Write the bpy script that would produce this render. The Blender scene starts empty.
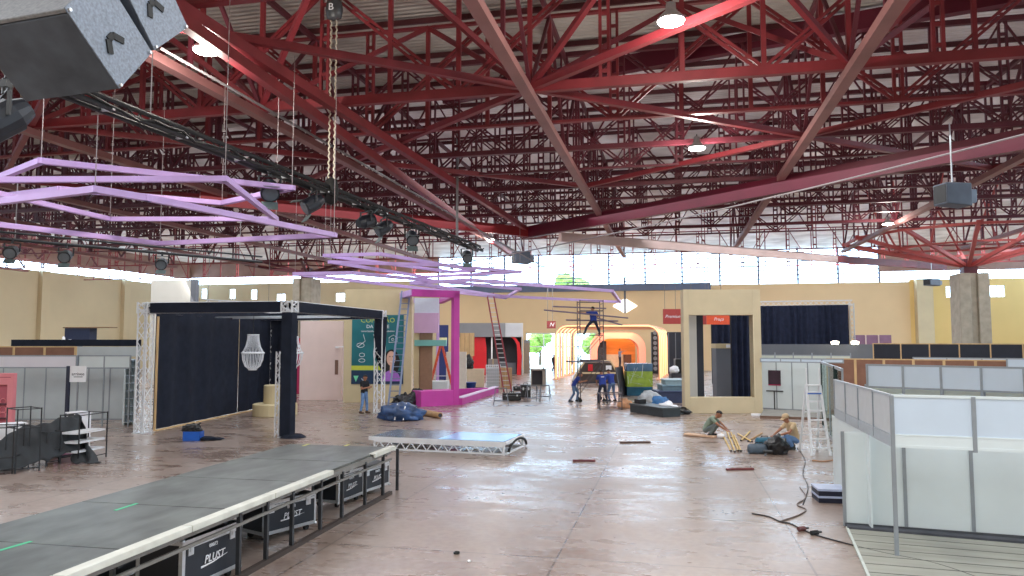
import bpy, bmesh, math, random
from mathutils import Vector, Matrix, Euler
random.seed(7)
SC = bpy.context.scene
COL = SC.collection
F = 740.0; H = 3.3; TH = math.radians(12.3); PT = math.atan(52/740)
CT, ST, CP, SP = math.cos(TH), math.sin(TH), math.cos(PT), math.sin(PT)

# ---------------------------------------------------------------- survey helpers
def ray(px, py):
    t = (288-py)/F
    return (px-512)/F, CP - t*SP, t*CP + SP
def c2w(X, Z, z=0.0): return Vector((X*CT - Z*ST, X*ST + Z*CT, z))
def G(px, py, z=0.0):
    a, f, u = ray(px, py); k = (z-H)/u
    return c2w(a*k, f*k, z)
def W(px, py, d):
    a, f, u = ray(px, py); k = d/f
    return c2w(a*k, d, H+u*k)
def Gd(px, d, z=0.0): return c2w((px-512)/F*(d*CP+(z-H)*SP), d, z)
def fd(P): return -P.x*ST + P.y*CT
def Zat(P, py):
    d = fd(P); t = (288-py)/F
    return H + d*(t*CP+SP)/(CP-t*SP)
def dg(py): # depth of a floor point on row py
    a, f, u = ray(512, py); return -H/u*f
V = Vector

# ---------------------------------------------------------------- materials
def lin(c): return c/12.92 if c <= .04045 else ((c+.055)/1.055)**2.4
def C(r, g, b): return (lin(r/255), lin(g/255), lin(b/255), 1)
MATS = {}
def mat(name, col, rough=.6, metal=0.0, noise=.1, scale=6.0, bump=0.0, emit=0.0, ecol=None, trans=0.0, stretch=None, spec=.5, coat=0.0):
    if name in MATS: return MATS[name]
    m = bpy.data.materials.new(name); m.use_nodes = True
    nt = m.node_tree; N = nt.nodes; L = nt.links
    bs = N['Principled BSDF']
    tc = N.new('ShaderNodeTexCoord'); nz = N.new('ShaderNodeTexNoise')
    mp = N.new('ShaderNodeMapping')
    if stretch: mp.inputs['Scale'].default_value = stretch
    nz.inputs['Scale'].default_value = scale; nz.inputs['Detail'].default_value = 4
    L.new(tc.outputs['Object'], mp.inputs['Vector']); L.new(mp.outputs['Vector'], nz.inputs['Vector'])
    rp = N.new('ShaderNodeValToRGB')
    rp.color_ramp.elements[0].position = .3; rp.color_ramp.elements[1].position = .7
    rp.color_ramp.elements[0].color = tuple(max(0, c*(1-noise)) for c in col[:3])+(1,)
    rp.color_ramp.elements[1].color = tuple(min(1, c*(1+noise)) for c in col[:3])+(1,)
    L.new(nz.outputs['Fac'], rp.inputs['Fac']); L.new(rp.outputs['Color'], bs.inputs['Base Color'])
    bs.inputs['Roughness'].default_value = rough; bs.inputs['Metallic'].default_value = metal
    bs.inputs['Specular IOR Level'].default_value = spec
    if coat: bs.inputs['Coat Weight'].default_value = coat
    if bump:
        bp = N.new('ShaderNodeBump'); bp.inputs['Strength'].default_value = bump; bp.inputs['Distance'].default_value = .05
        L.new(nz.outputs['Fac'], bp.inputs['Height']); L.new(bp.outputs['Normal'], bs.inputs['Normal'])
    if emit:
        bs.inputs['Emission Color'].default_value = ecol or col; bs.inputs['Emission Strength'].default_value = emit
    if trans:
        bs.inputs['Transmission Weight'].default_value = trans
    MATS[name] = m
    return m

def floor_material():
    m = bpy.data.materials.new('polished_concrete'); m.use_nodes = True
    nt = m.node_tree; N = nt.nodes; L = nt.links; bs = N['Principled BSDF']
    tc = N.new('ShaderNodeTexCoord')
    def noise(sc, det=5, stretch=None):
        n = N.new('ShaderNodeTexNoise'); n.inputs['Scale'].default_value = sc; n.inputs['Detail'].default_value = det
        if stretch:
            mp = N.new('ShaderNodeMapping'); mp.inputs['Scale'].default_value = stretch
            L.new(tc.outputs['Object'], mp.inputs['Vector']); L.new(mp.outputs['Vector'], n.inputs['Vector'])
        else: L.new(tc.outputs['Object'], n.inputs['Vector'])
        return n.outputs['Fac']
    def ramp(fac, p0, c0, p1, c1):
        r = N.new('ShaderNodeValToRGB'); r.color_ramp.elements[0].position = p0; r.color_ramp.elements[1].position = p1
        r.color_ramp.elements[0].color = c0; r.color_ramp.elements[1].color = c1
        L.new(fac, r.inputs['Fac']); return r.outputs['Color']
    def mix(fac, a, b, mode='MIX'):
        x = N.new('ShaderNodeMix'); x.data_type = 'RGBA'; x.blend_type = mode
        if isinstance(fac, float): x.inputs[0].default_value = fac
        else: L.new(fac, x.inputs[0])
        for i, s in ((6, a), (7, b)):
            if isinstance(s, tuple): x.inputs[i].default_value = s
            else: L.new(s, x.inputs[i])
        return x.outputs[2]
    big = noise(.16, 6); mid = noise(1.1, 8, (1, 2.2, 1)); fine = noise(9, 6)
    base = ramp(big, .35, C(140, 112, 95), .65, C(150, 134, 126))
    base = mix(.45, base, ramp(mid, .3, C(112, 88, 74), .7, C(164, 150, 142)))
    base = mix(.2, base, ramp(fine, .35, C(92, 76, 68), .65, C(178, 166, 158)))
    # saw-cut joints between the slabs, 3.7 m by 6 m
    sep = N.new('ShaderNodeSeparateXYZ'); L.new(tc.outputs['Object'], sep.inputs[0])
    def math_(op, a, b=None):
        k = N.new('ShaderNodeMath'); k.operation = op
        for i, s in enumerate((a, b)):
            if s is None: continue
            if isinstance(s, (int, float)): k.inputs[i].default_value = s
            else: L.new(s, k.inputs[i])
        return k.outputs[0]
    def joint(axis, off, per, w):
        q = math_('MODULO', math_('ADD', sep.outputs[axis], off+per*100), per)
        return math_('LESS_THAN', q, w)
    j = math_('MAXIMUM', joint(0, 3.4, 3.7, .035), joint(1, .8, 3.0, .035))
    col = mix(j, base, mix(.6, base, C(70, 58, 52)))
    L.new(col, bs.inputs['Base Color'])
    pat = math_('ADD', math_('MULTIPLY', mid, .55), math_('MULTIPLY', noise(.45, 5), .45))
    rr = N.new('ShaderNodeMapRange'); L.new(pat, rr.inputs[0])
    rr.inputs[1].default_value = .38; rr.inputs[2].default_value = .62; rr.inputs[3].default_value = .2; rr.inputs[4].default_value = .4
    L.new(rr.outputs[0], bs.inputs['Roughness'])
    bs.inputs['Specular IOR Level'].default_value = 1.0
    bp = N.new('ShaderNodeBump'); bp.inputs['Strength'].default_value = .12; bp.inputs['Distance'].default_value = .02
    L.new(mid, bp.inputs['Height']); L.new(bp.outputs['Normal'], bs.inputs['Normal'])
    return m

def sheet_material(name, c0, c1, transl):
    m = bpy.data.materials.new(name); m.use_nodes = True
    nt = m.node_tree; N = nt.nodes; L = nt.links; bs = N['Principled BSDF']
    tc = N.new('ShaderNodeTexCoord'); w = N.new('ShaderNodeTexWave')
    w.wave_type = 'BANDS'; w.bands_direction = 'Y'; w.inputs['Scale'].default_value = 1.3; w.inputs['Distortion'].default_value = .15
    L.new(tc.outputs['Object'], w.inputs['Vector'])
    n = N.new('ShaderNodeTexNoise'); n.inputs['Scale'].default_value = .5; n.inputs['Detail'].default_value = 5
    L.new(tc.outputs['Object'], n.inputs['Vector'])
    r = N.new('ShaderNodeValToRGB'); r.color_ramp.elements[0].position = .35; r.color_ramp.elements[1].position = .65
    r.color_ramp.elements[0].color = c0; r.color_ramp.elements[1].color = c1
    L.new(n.outputs['Fac'], r.inputs['Fac'])
    L.new(r.outputs['Color'], bs.inputs['Base Color'])
    bs.inputs['Roughness'].default_value = .5
    bp = N.new('ShaderNodeBump'); bp.inputs['Strength'].default_value = .8; bp.inputs['Distance'].default_value = .06
    L.new(w.outputs['Fac'], bp.inputs['Height']); L.new(bp.outputs['Normal'], bs.inputs['Normal'])
    if transl:
        t = N.new('ShaderNodeBsdfTranslucent'); L.new(r.outputs['Color'], t.inputs['Color'])
        x = N.new('ShaderNodeMixShader'); x.inputs[0].default_value = transl
        L.new(bs.outputs[0], x.inputs[1]); L.new(t.outputs[0], x.inputs[2])
        L.new(x.outputs[0], N['Material Output'].inputs['Surface'])
    return m

def glass_material(name, col, alpha):
    m = bpy.data.materials.new(name); m.use_nodes = True
    nt = m.node_tree; N = nt.nodes; L = nt.links
    N.remove(N['Principled BSDF'])
    t = N.new('ShaderNodeBsdfTransparent'); t.inputs[0].default_value = col
    g = N.new('ShaderNodeBsdfGlossy'); g.inputs['Roughness'].default_value = .05
    n = N.new('ShaderNodeTexNoise'); n.inputs['Scale'].default_value = 2
    mr = N.new('ShaderNodeMapRange'); mr.inputs[3].default_value = alpha*.7; mr.inputs[4].default_value = alpha*1.3
    L.new(n.outputs['Fac'], mr.inputs[0])
    x = N.new('ShaderNodeMixShader'); L.new(mr.outputs[0], x.inputs[0])
    L.new(t.outputs[0], x.inputs[1]); L.new(g.outputs[0], x.inputs[2])
    L.new(x.outputs[0], N['Material Output'].inputs['Surface'])
    return m

def emission(name, col, s): return mat(name, col, .4, emit=s, ecol=col, noise=.02)

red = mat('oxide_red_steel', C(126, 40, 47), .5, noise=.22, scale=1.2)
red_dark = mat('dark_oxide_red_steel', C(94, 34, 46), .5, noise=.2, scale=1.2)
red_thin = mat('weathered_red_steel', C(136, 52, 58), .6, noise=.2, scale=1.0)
purple_beam = mat('deep_maroon_steel', C(98, 22, 44), .45, noise=.15, scale=.8)
pale_beam = mat('pale_primed_steel', C(205, 178, 172), .5, noise=.12, scale=.8)
grey_pipe = mat('dusty_pink_grey_steel', C(142, 98, 96), .5, noise=.15, scale=1)
concrete = mat('raw_concrete', C(176, 168, 152), .85, noise=.15, scale=2.5, bump=.1)
black_cloth = mat('black_drape_fabric', C(32, 37, 50), .9, noise=.2, scale=3, bump=.15, spec=.2)
navy_cloth = mat('dark_navy_curtain', C(34, 40, 60), .85, noise=.25, scale=3, bump=.1, spec=.2)
black_metal = mat('black_powder_coat', C(26, 27, 31), .45, noise=.2, scale=8)
black_plastic = mat('black_plastic', C(24, 25, 28), .4, noise=.2, scale=10)
alu = mat('brushed_aluminium', C(205, 208, 212), .35, .75, noise=.08, scale=12)
white_truss = mat('white_painted_truss', C(222, 224, 228), .5, noise=.05, scale=4)
post_grey = mat('anodised_grey_profile', C(150, 158, 166), .4, .4, noise=.06, scale=6)
panel_white = mat('white_laminate_panel', C(212, 222, 224), .5, noise=.03, scale=1.5)
panel_bluish = mat('cool_white_panel', C(198, 212, 226), .45, noise=.03, scale=1.5)
panel_grey = mat('pale_grey_panel', C(186, 194, 196), .55, noise=.06, scale=1.2)
panel_light = mat('light_white_fascia', C(224, 224, 232), .5, noise=.03, scale=2)
panel_brown = mat('brown_hardboard', C(136, 96, 78), .8, noise=.12, scale=3)
panel_black = mat('black_panel_board', C(34, 38, 50), .7, noise=.15, scale=2)
wood_pale = mat('pale_pine_batten', C(206, 172, 124), .7, noise=.15, scale=6, stretch=(1, 1, .3))
beige = mat('beige_painted_board', C(204, 188, 150), .7, noise=.05, scale=1.5)
portal_beige = mat('sand_painted_board', C(198, 182, 150), .7, noise=.06, scale=1.2)
pink_pale = mat('pale_pink_wall_board', C(222, 200, 194), .7, noise=.03, scale=1.5)
magenta = mat('magenta_paint', C(196, 60, 160), .5, noise=.06, scale=2)
magenta_wall = mat('raspberry_wall', C(170, 30, 82), .6, noise=.08, scale=2)
lilac = mat('lilac_painted_tube', C(196, 164, 220), .5, noise=.06, scale=2)
lilac_panel = mat('lilac_board', C(206, 172, 206), .6, noise=.04, scale=2)
teal = mat('teal_print', C(16, 104, 112), .5, noise=.25, scale=.6)
teal_shelf = mat('aqua_board', C(120, 186, 180), .6, noise=.06, scale=2)
pink_kiosk = mat('rose_pink_board', C(228, 138, 146), .6, noise=.05, scale=2)
pink_deep = mat('deep_rose_board', C(186, 92, 108), .6, noise=.08, scale=2)
orange_fg = mat('orange_fibreglass', C(214, 84, 48), .5, noise=.08, scale=6)
red_alu = mat('dark_red_ladder_rail', C(150, 62, 72), .5, noise=.1, scale=6)
blue_alu = mat('blue_grey_ladder_rail', C(120, 132, 158), .45, .3, noise=.08, scale=6)
white_alu = mat('white_aluminium_ladder', C(226, 228, 232), .4, noise=.05, scale=6)
bright_red = mat('glossy_red_panel', C(206, 28, 40), .35, noise=.06, scale=2)
dark_interior = mat('charcoal_interior', C(58, 56, 62), .7, noise=.12, scale=2)
grey_fascia = mat('mid_grey_fascia', C(128, 130, 136), .6, noise=.05, scale=1)
light_fascia = mat('light_grey_fascia', C(176, 180, 188), .6, noise=.05, scale=1)
grey_wall = mat('slate_grey_board', C(108, 112, 120), .7, noise=.1, scale=.6)
carpet_grey = mat('grey_raised_carpet', C(134, 132, 126), .9, noise=.12, scale=5)
stage_black = mat('worn_stage_ply', C(72, 77, 73), .36, noise=.6, scale=1.3, stretch=(1.2, 2.6, 1), bump=.05)
cardboard = mat('cardboard_tube', C(178, 142, 104), .8, noise=.1, scale=6)
blue_tarp_m = mat('blue_plastic_tarp', C(44, 74, 120), .3, noise=.5, scale=2.5, bump=.4)
black_bag = mat('black_bin_bag', C(22, 23, 27), .25, noise=.3, scale=5, bump=.5)
rubber = mat('black_rubber', C(20, 20, 21), .7, noise=.2, scale=9)
paper_white = mat('white_print', C(236, 236, 240), .5, noise=.02)
skin_m = mat('skin', C(164, 112, 86), .55, noise=.06, scale=9)
hair_m = mat('dark_hair', C(24, 19, 17), .6, noise=.3, scale=30)
eye_m = mat('dark_eye', C(20, 16, 14), .2, noise=.1)
lip_m = mat('lip', C(132, 74, 66), .5, noise=.1)

# ---------------------------------------------------------------- mesh builder
class MB:
    def __init__(s): s.v = []; s.f = []; s.m = []
    def face(s, idx, mi=0): s.f.append(idx); s.m.append(mi)
    def box(s, x0, x1, y0, y1, z0, z1, mi=0):
        b = len(s.v)
        s.v += [V((x, y, z)) for z in (z0, z1) for x, y in ((x0, y0), (x1, y0), (x1, y1), (x0, y1))]
        for q in ((3, 2, 1, 0), (4, 5, 6, 7), (0, 1, 5, 4), (1, 2, 6, 5), (2, 3, 7, 6), (3, 0, 4, 7)): s.face([b+i for i in q], mi)
        return s
    def xbox(s, P, A, B, Cc, mi=0):   # box from corner P with edge vectors
        b = len(s.v)
        s.v += [P, P+A, P+A+B, P+B, P+Cc, P+A+Cc, P+A+B+Cc, P+B+Cc]
        if A.cross(B).dot(Cc) < 0: qs = ((0, 1, 2, 3), (7, 6, 5, 4), (4, 5, 1, 0), (5, 6, 2, 1), (6, 7, 3, 2), (7, 4, 0, 3))
        else: qs = ((3, 2, 1, 0), (4, 5, 6, 7), (0, 1, 5, 4), (1, 2, 6, 5), (2, 3, 7, 6), (3, 0, 4, 7))
        for q in qs: s.face([b+i for i in q], mi)
        return s
    def bar(s, p, q, w, h=None, mi=0, up=None):
        p = V(p); q = V(q); h = h or w; d = (q-p)
        u = V(up) if up else V((0, 0, 1))
        if abs(d.normalized().dot(u)) > .98: u = V((0, 1, 0))
        a = d.cross(u).normalized()*w; b = a.cross(d).normalized()*h
        return s.xbox(p - a/2 - b/2, a, b, d, mi)
    def tube(s, p, q, r, r2=None, n=8, mi=0, caps=True):
        p = V(p); q = V(q); r2 = r if r2 is None else r2
        d = (q-p).normalized(); u = V((0, 0, 1)) if abs(d.z) < .95 else V((1, 0, 0))
        a = d.cross(u).normalized(); b = d.cross(a)
        k = len(s.v)
        for c, rr in ((p, r), (q, r2)):
            for i in range(n):
                t = 2*math.pi*i/n; s.v.append(c + a*rr*math.cos(t) + b*rr*math.sin(t))
        for i in range(n):
            j = (i+1) % n; s.face([k+i, k+n+i, k+n+j, k+j][::-1], mi)
        if caps: s.face([k+i for i in range(n)][::-1], mi); s.face([k+n+i for i in range(n)], mi)
        return s
    def path(s, pts, r, n=6, mi=0, closed=False):
        pts = [V(p) for p in pts]; k = len(s.v); m = len(pts)
        for i, p in enumerate(pts):
            if closed: d = pts[(i+1) % m]-pts[i-1]
            else: d = pts[min(i+1, m-1)]-pts[max(i-1, 0)]
            d.normalize(); u = V((0, 0, 1)) if abs(d.z) < .9 else V((0, 1, 0))
            a = d.cross(u).normalized(); b = d.cross(a)
            for j in range(n):
                t = 2*math.pi*j/n; s.v.append(p + (a*math.cos(t)+b*math.sin(t))*r)
        for i in range(m if closed else m-1):
            i2 = (i+1) % m
            for j in range(n):
                j2 = (j+1) % n; s.face([k+i*n+j, k+i*n+j2, k+i2*n+j2, k+i2*n+j], mi)
        if not closed:
            s.face([k+j for j in range(n)][::-1], mi); s.face([k+(m-1)*n+j for j in range(n)], mi)
        return s
    def lathe(s, prof, c=(0, 0, 0), n=20, mi=0, sx=1, sy=1):
        c = V(c); k = len(s.v); m = len(prof)
        for r, z in prof:
            for j in range(n):
                t = 2*math.pi*j/n; s.v.append(c + V((r*math.cos(t)*sx, r*math.sin(t)*sy, z)))
        for i in range(m-1):
            for j in range(n):
                j2 = (j+1) % n; s.face([k+i*n+j, k+i*n+j2, k+(i+1)*n+j2, k+(i+1)*n+j], mi)
        s.face([k+j for j in range(n)][::-1], mi); s.face([k+(m-1)*n+j for j in range(n)], mi)
        return s
    def prism(s, poly, y0, y1, mi=0):    # polygon in x,z extruded along y
        k = len(s.v); n = len(poly)
        s.v += [V((x, y0, z)) for x, z in poly] + [V((x, y1, z)) for x, z in poly]
        s.face([k+i for i in range(n)], mi); s.face([k+n+i for i in range(n)][::-1], mi)
        for i in range(n):
            j = (i+1) % n; s.face([k+j, k+i, k+n+i, k+n+j], mi)
        return s
    def blob(s, c, rx, ry, rz, amp=.15, fr=2.0, seed=0, sub=3, mi=0, flat=False):
        bm = bmesh.new(); bmesh.ops.create_icosphere(bm, subdivisions=sub, radius=1)
        from mathutils import noise as nz
        k = len(s.v); c = V(c)
        for v in bm.verts:
            n = nz.noise(v.co*fr + V((seed*3.1, seed*1.7, seed))) + .5*nz.noise(v.co*fr*2.3 + V((seed, 5, seed*2)))
            p = v.co*(1+amp*n)
            z = p.z
            if flat: z = max(z, -.55)
            s.v.append(c + V((p.x*rx, p.y*ry, z*rz)))
        for f in bm.faces: s.face([k+v.index for v in f.verts], mi)
        bm.free(); return s
    def grid(s, fn, nu, nv, mi=0, thick=0):
        k = len(s.v)
        for i in range(nu+1):
            for j in range(nv+1): s.v.append(V(fn(i/nu, j/nv)))
        for i in range(nu):
            for j in range(nv):
                a = k+i*(nv+1)+j; s.face([a, a+nv+1, a+nv+2, a+1], mi)
        return s
    def build(s, name, mats, parent=None, smooth=False, bevel=0, solid=0):
        me = bpy.data.meshes.new(name)
        org = V((0, 0, 0))
        if parent is None and s.v:
            xs = [v.x for v in s.v]; ys = [v.y for v in s.v]; zs = [v.z for v in s.v]
            org = V(((min(xs)+max(xs))/2, (min(ys)+max(ys))/2, min(zs)))
        me.from_pydata([tuple(v-org) for v in s.v], [], s.f)
        if not isinstance(mats, (list, tuple)): mats = [mats]
        for m in mats: me.materials.append(m)
        for p, mi in zip(me.polygons, s.m): p.material_index = mi; p.use_smooth = smooth
        me.validate()
        bm = bmesh.new(); bm.from_mesh(me); bmesh.ops.recalc_face_normals(bm, faces=bm.faces); bm.to_mesh(me); bm.free(); me.update()
        o = bpy.data.objects.new(name, me); o.location = org; COL.objects.link(o)
        if parent is not None: o.parent = parent
        if solid:
            sm = o.modifiers.new('thickness', 'SOLIDIFY'); sm.thickness = solid; sm.offset = 0
        if bevel:
            b = o.modifiers.new('bevel', 'BEVEL'); b.width = bevel; b.segments = 2; b.limit_method = 'ANGLE'
        return o

def thing(name, label, cat, loc=(0, 0, 0), rz=0.0, group=None):
    o = bpy.data.objects.new(name, None); COL.objects.link(o); o.empty_display_size = .2
    o.location = loc; o.rotation_euler = (0, 0, rz); o['label'] = label; o['category'] = cat
    if group: o['group'] = group
    return o
def tag(o, label, cat, group=None):
    o['label'] = label; o['category'] = cat
    if group: o['group'] = group
    return o
def struct(o): o['kind'] = 'structure'; return o
def put(o, parent, loc=None):     # linked copy of a part
    c = o.copy(); COL.objects.link(c); c.parent = parent
    if loc is not None: c.location = loc
    return c
def fr(A, B):      # ground frame: x from A to B
    A = V(A); B = V(B); d = B-A
    return V((A.x, A.y, 0)), math.atan2(d.y, d.x), V((d.x, d.y, 0)).length
def toloc(P, root):
    M = Matrix.Translation(root.location) @ root.rotation_euler.to_matrix().to_4x4()
    return M.inverted() @ V(P)
def text(name, body, size, loc, m, parent, rot=(math.pi/2, 0, 0), align='CENTER', ext=.004, shear=0):
    cu = bpy.data.curves.new(name, 'FONT'); cu.body = body; cu.size = size; cu.align_x = align; cu.align_y = 'CENTER'
    cu.extrude = ext; cu.shear = shear; cu.resolution_u = 2
    t = bpy.data.objects.new(name, cu); COL.objects.link(t)
    bpy.context.view_layer.update()
    me = bpy.data.meshes.new_from_object(t.evaluated_get(bpy.context.evaluated_depsgraph_get()))
    bpy.data.objects.remove(t); bpy.data.curves.remove(cu)
    me.name = name; me.materials.clear(); me.materials.append(m)
    o = bpy.data.objects.new(name, me); COL.objects.link(o); o.parent = parent; o.location = loc; o.rotation_euler = rot
    return o
YF, XL, XR = 83.0, -60.0, 40.0   # far wall, left wall, right end of the hall
ROOF = 13.1
ORD = ['nearest', 'second', 'third', 'fourth', 'fifth', 'sixth', 'seventh', 'eighth', 'ninth', 'tenth', 'eleventh', 'twelfth', 'thirteenth', 'fourteenth', 'fifteenth', 'sixteenth', 'seventeenth', 'eighteenth', 'nineteenth', 'twentieth']

# ================================================================ THE SETTING
floor = struct(MB().box(XL-1, XR+2, -11, YF+.3, -.3, 0).build('floor', floor_material()))
gm = mat('pale_paving', C(190, 186, 176), .9, noise=.15, scale=.3)  # pale paving tone, mottled at random
struct(MB().box(-75, 60, YF+.3, 150, -.4, -.04).build('ground_outside', gm))
wall_beige = mat('warm_beige_wall', C(222, 198, 158), .85, noise=.05, scale=.25)
wall_cream = mat('cream_side_wall', C(208, 194, 162), .85, noise=.06, scale=.25)
wall_yellow = mat('yellow_wall', C(228, 200, 134), .85, noise=.05, scale=.25)
def holed(name, m, x0, x1, z1, y0, y1, holes):
    b = MB(); xs = sorted(holes); x = x0
    for hx0, hx1, hz0, hz1 in xs:
        b.box(x, hx0, y0, y1, 0, z1)
        if hz0 > 0: b.box(hx0, hx1, y0, y1, 0, hz0)
        if hz1 < z1: b.box(hx0, hx1, y0, y1, hz1, z1)
        x = hx1
    b.box(x, x1, y0, y1, 0, z1)
    return struct(b.build(name, m))
small = [(-58.4, -57.6, 8.5, 9.8), (-54.4, -53.6, 8.4, 9.7), (-51.4, -50.6, 8.3, 9.6), (-47.9, -46.7, 7.9, 9.0), (-40, -38.8, 7.9, 9.0)]
holed('wall_far_left', wall_cream, XL, -27, 10.3, YF, YF+.3, small)
dia = [(0.0, 0.0, 0, 0)]
holed('wall_far', wall_beige, -27, 23.8, 9.3, YF, YF+.3, [(-16.5, -8.5, 0, 4.1), (1.4, 2.6, .9, 4.0), (4.1, 5.3, .9, 4.0)])
holed('wall_far_right', wall_yellow, 23.8, XR, 9.5, YF, YF+.3, [(27.2, 28.4, 7.6, 8.8), (31.2, 32.6, 7.6, 8.8)])
struct(MB().box(XL-.3, XL, -10, YF+.3, 0, 10.0).build('wall_left', wall_cream))
struct(MB().box(XR+.5, XR+.8, -10, YF+.3, 0, 10.0).build('wall_right', wall_cream))
struct(MB().box(XL-.3, XR+.8, -10.3, -10, 0, ROOF).build('wall_back', wall_cream))
b = MB()
for y in (38, 49, 60, 71): b.box(XL, XL+.5, y, y+.9, 0, 10.0)
struct(b.build('trim_1', wall_cream))
# upper skirts of the side and gable walls, leaving a slit of daylight under the eaves
sk = mat('corrugated_skirt', C(150, 120, 110), .7, noise=.1, scale=1)
struct(MB().box(XL-.3, XL, 20, YF, 11.0, ROOF).build('wall_left_skirt', sk))
struct(MB().box(XL, -27, YF, YF+.2, 11.2, ROOF).build('wall_far_skirt_left', sk))
struct(MB().box(21, XR, YF, YF+.2, 10.4, ROOF).build('wall_far_skirt_right', sk))
struct(MB().box(-27, 4, YF-.6, YF, 8.75, 9.5).build('trim_2', mat('blue_grey_lintel', C(92, 106, 134), .6, noise=.1, scale=.5)))
# pilaster at the change of wall colour
struct(MB().box(24.2, 25.7, YF-1.0, YF, 0, 9.5).build('trim_3', mat('pale_render', C(206, 194, 162), .8, noise=.08, scale=.6)))
# gable glazing
mull = mat('pale_blue_mullion', C(120, 136, 166), .5, noise=.1, scale=1)
b = MB()
for i in range(13): b.box(-27+i*4-.1, -27+i*4+.1, YF+.02, YF+.16, 9.3, ROOF)
for i in range(1, 8): b.box(-27, 21, YF+.05, YF+.13, 9.3+i*.48-.055, 9.3+i*.48+.055)
w1 = struct(b.build('window_1', mull))
glz = glass_material('clear_glazing', (.96, .98, 1, 1), .06)
MB().box(-27, 21, YF+.085, YF+.095, 9.3, ROOF).build('pane', glz, w1).location = -w1.location
# glazed entrance
b = MB()
for x in (-16.5, -14.5, -12.5, -10.5, -8.6): b.box(x, x+.1, YF+.05, YF+.15, 0, 4.1)
for z in (0, 2.5, 4.0): b.box(-16.5, -8.5, YF+.05, YF+.15, z, z+.1)
d1 = struct(b.build('door_1', white_alu))
MB().box(-16.5, -8.5, YF+.09, YF+.1, 0, 4.1).build('pane', glz, d1).location = -d1.location
for n, (x0, x1, z0, z1) in enumerate([(1.4, 2.6, .9, 4.0), (4.1, 5.3, .9, 4.0), (27.2, 28.4, 7.6, 8.8), (31.2, 32.6, 7.6, 8.8)]+small):
    b = MB()
    for x in (x0, (x0+x1)/2-.03, x1-.06): b.box(x, x+.06, YF+.1, YF+.16, z0, z1)
    for z in (z0, z1-.06): b.box(x0, x1, YF+.1, YF+.16, z, z+.06)
    w = struct(b.build('window_%d' % (n+2), white_alu))
    MB().box(x0, x1, YF+.125, YF+.135, z0, z1).build('pane', glz, w).location = -w.location

# diamond window: a lit lozenge on the far wall, split by a mullion
Pd = W(625, 306, 84.0)
Pd = V((Pd.x*(YF-.06)/Pd.y, YF-.06, 0)); zc = Zat(Pd, 306)
t = thing('diamond_window', 'bright white diamond shaped light high on the beige far wall, split by a dark bar', 'window', (Pd.x, Pd.y, zc-.8))
MB().prism([(-1.35, .8), (0, 0), (1.35, .8), (0, 1.65)], 0, .05).build('diffuser', emission('diamond_glow', (1, 1, 1, 1), 2.5), t)
MB().box(-.11, .11, -.06, 0, 0, 4).build('mullion', grey_wall, t)

# ---------------------------------------------------------------- roof
Pv, Qv = G(600, 72, 12.6), G(1000, 0, 12.6)
dv = (Qv-Pv); dv.z = 0; dv.normalize(); nv = V((-dv.y, dv.x, 0))   # nv points away from the camera
def clip(poly, sgn):
    out = []
    for i, p in enumerate(poly):
        q = poly[(i+1) % len(poly)]
        a = (p-Pv).dot(nv)*sgn; c = (q-Pv).dot(nv)*sgn
        if a >= 0: out.append(p)
        if (a >= 0) != (c >= 0): out.append(p + (q-p)*(a/(a-c)))
    return out
Y0R = -10.0
rect = [V((XL-.5, Y0R, 0)), V((XR+.5, Y0R, 0)), V((XR+.5, YF+1, 0)), V((XL-.5, YF+1, 0))]
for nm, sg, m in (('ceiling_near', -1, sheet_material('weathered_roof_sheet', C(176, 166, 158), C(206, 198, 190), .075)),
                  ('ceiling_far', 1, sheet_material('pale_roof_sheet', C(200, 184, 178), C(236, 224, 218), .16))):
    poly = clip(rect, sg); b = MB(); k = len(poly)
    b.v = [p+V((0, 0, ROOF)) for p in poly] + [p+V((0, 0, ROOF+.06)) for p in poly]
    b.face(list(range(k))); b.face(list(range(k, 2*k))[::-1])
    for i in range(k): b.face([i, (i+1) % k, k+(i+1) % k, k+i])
    struct(b.build(nm, m))

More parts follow.
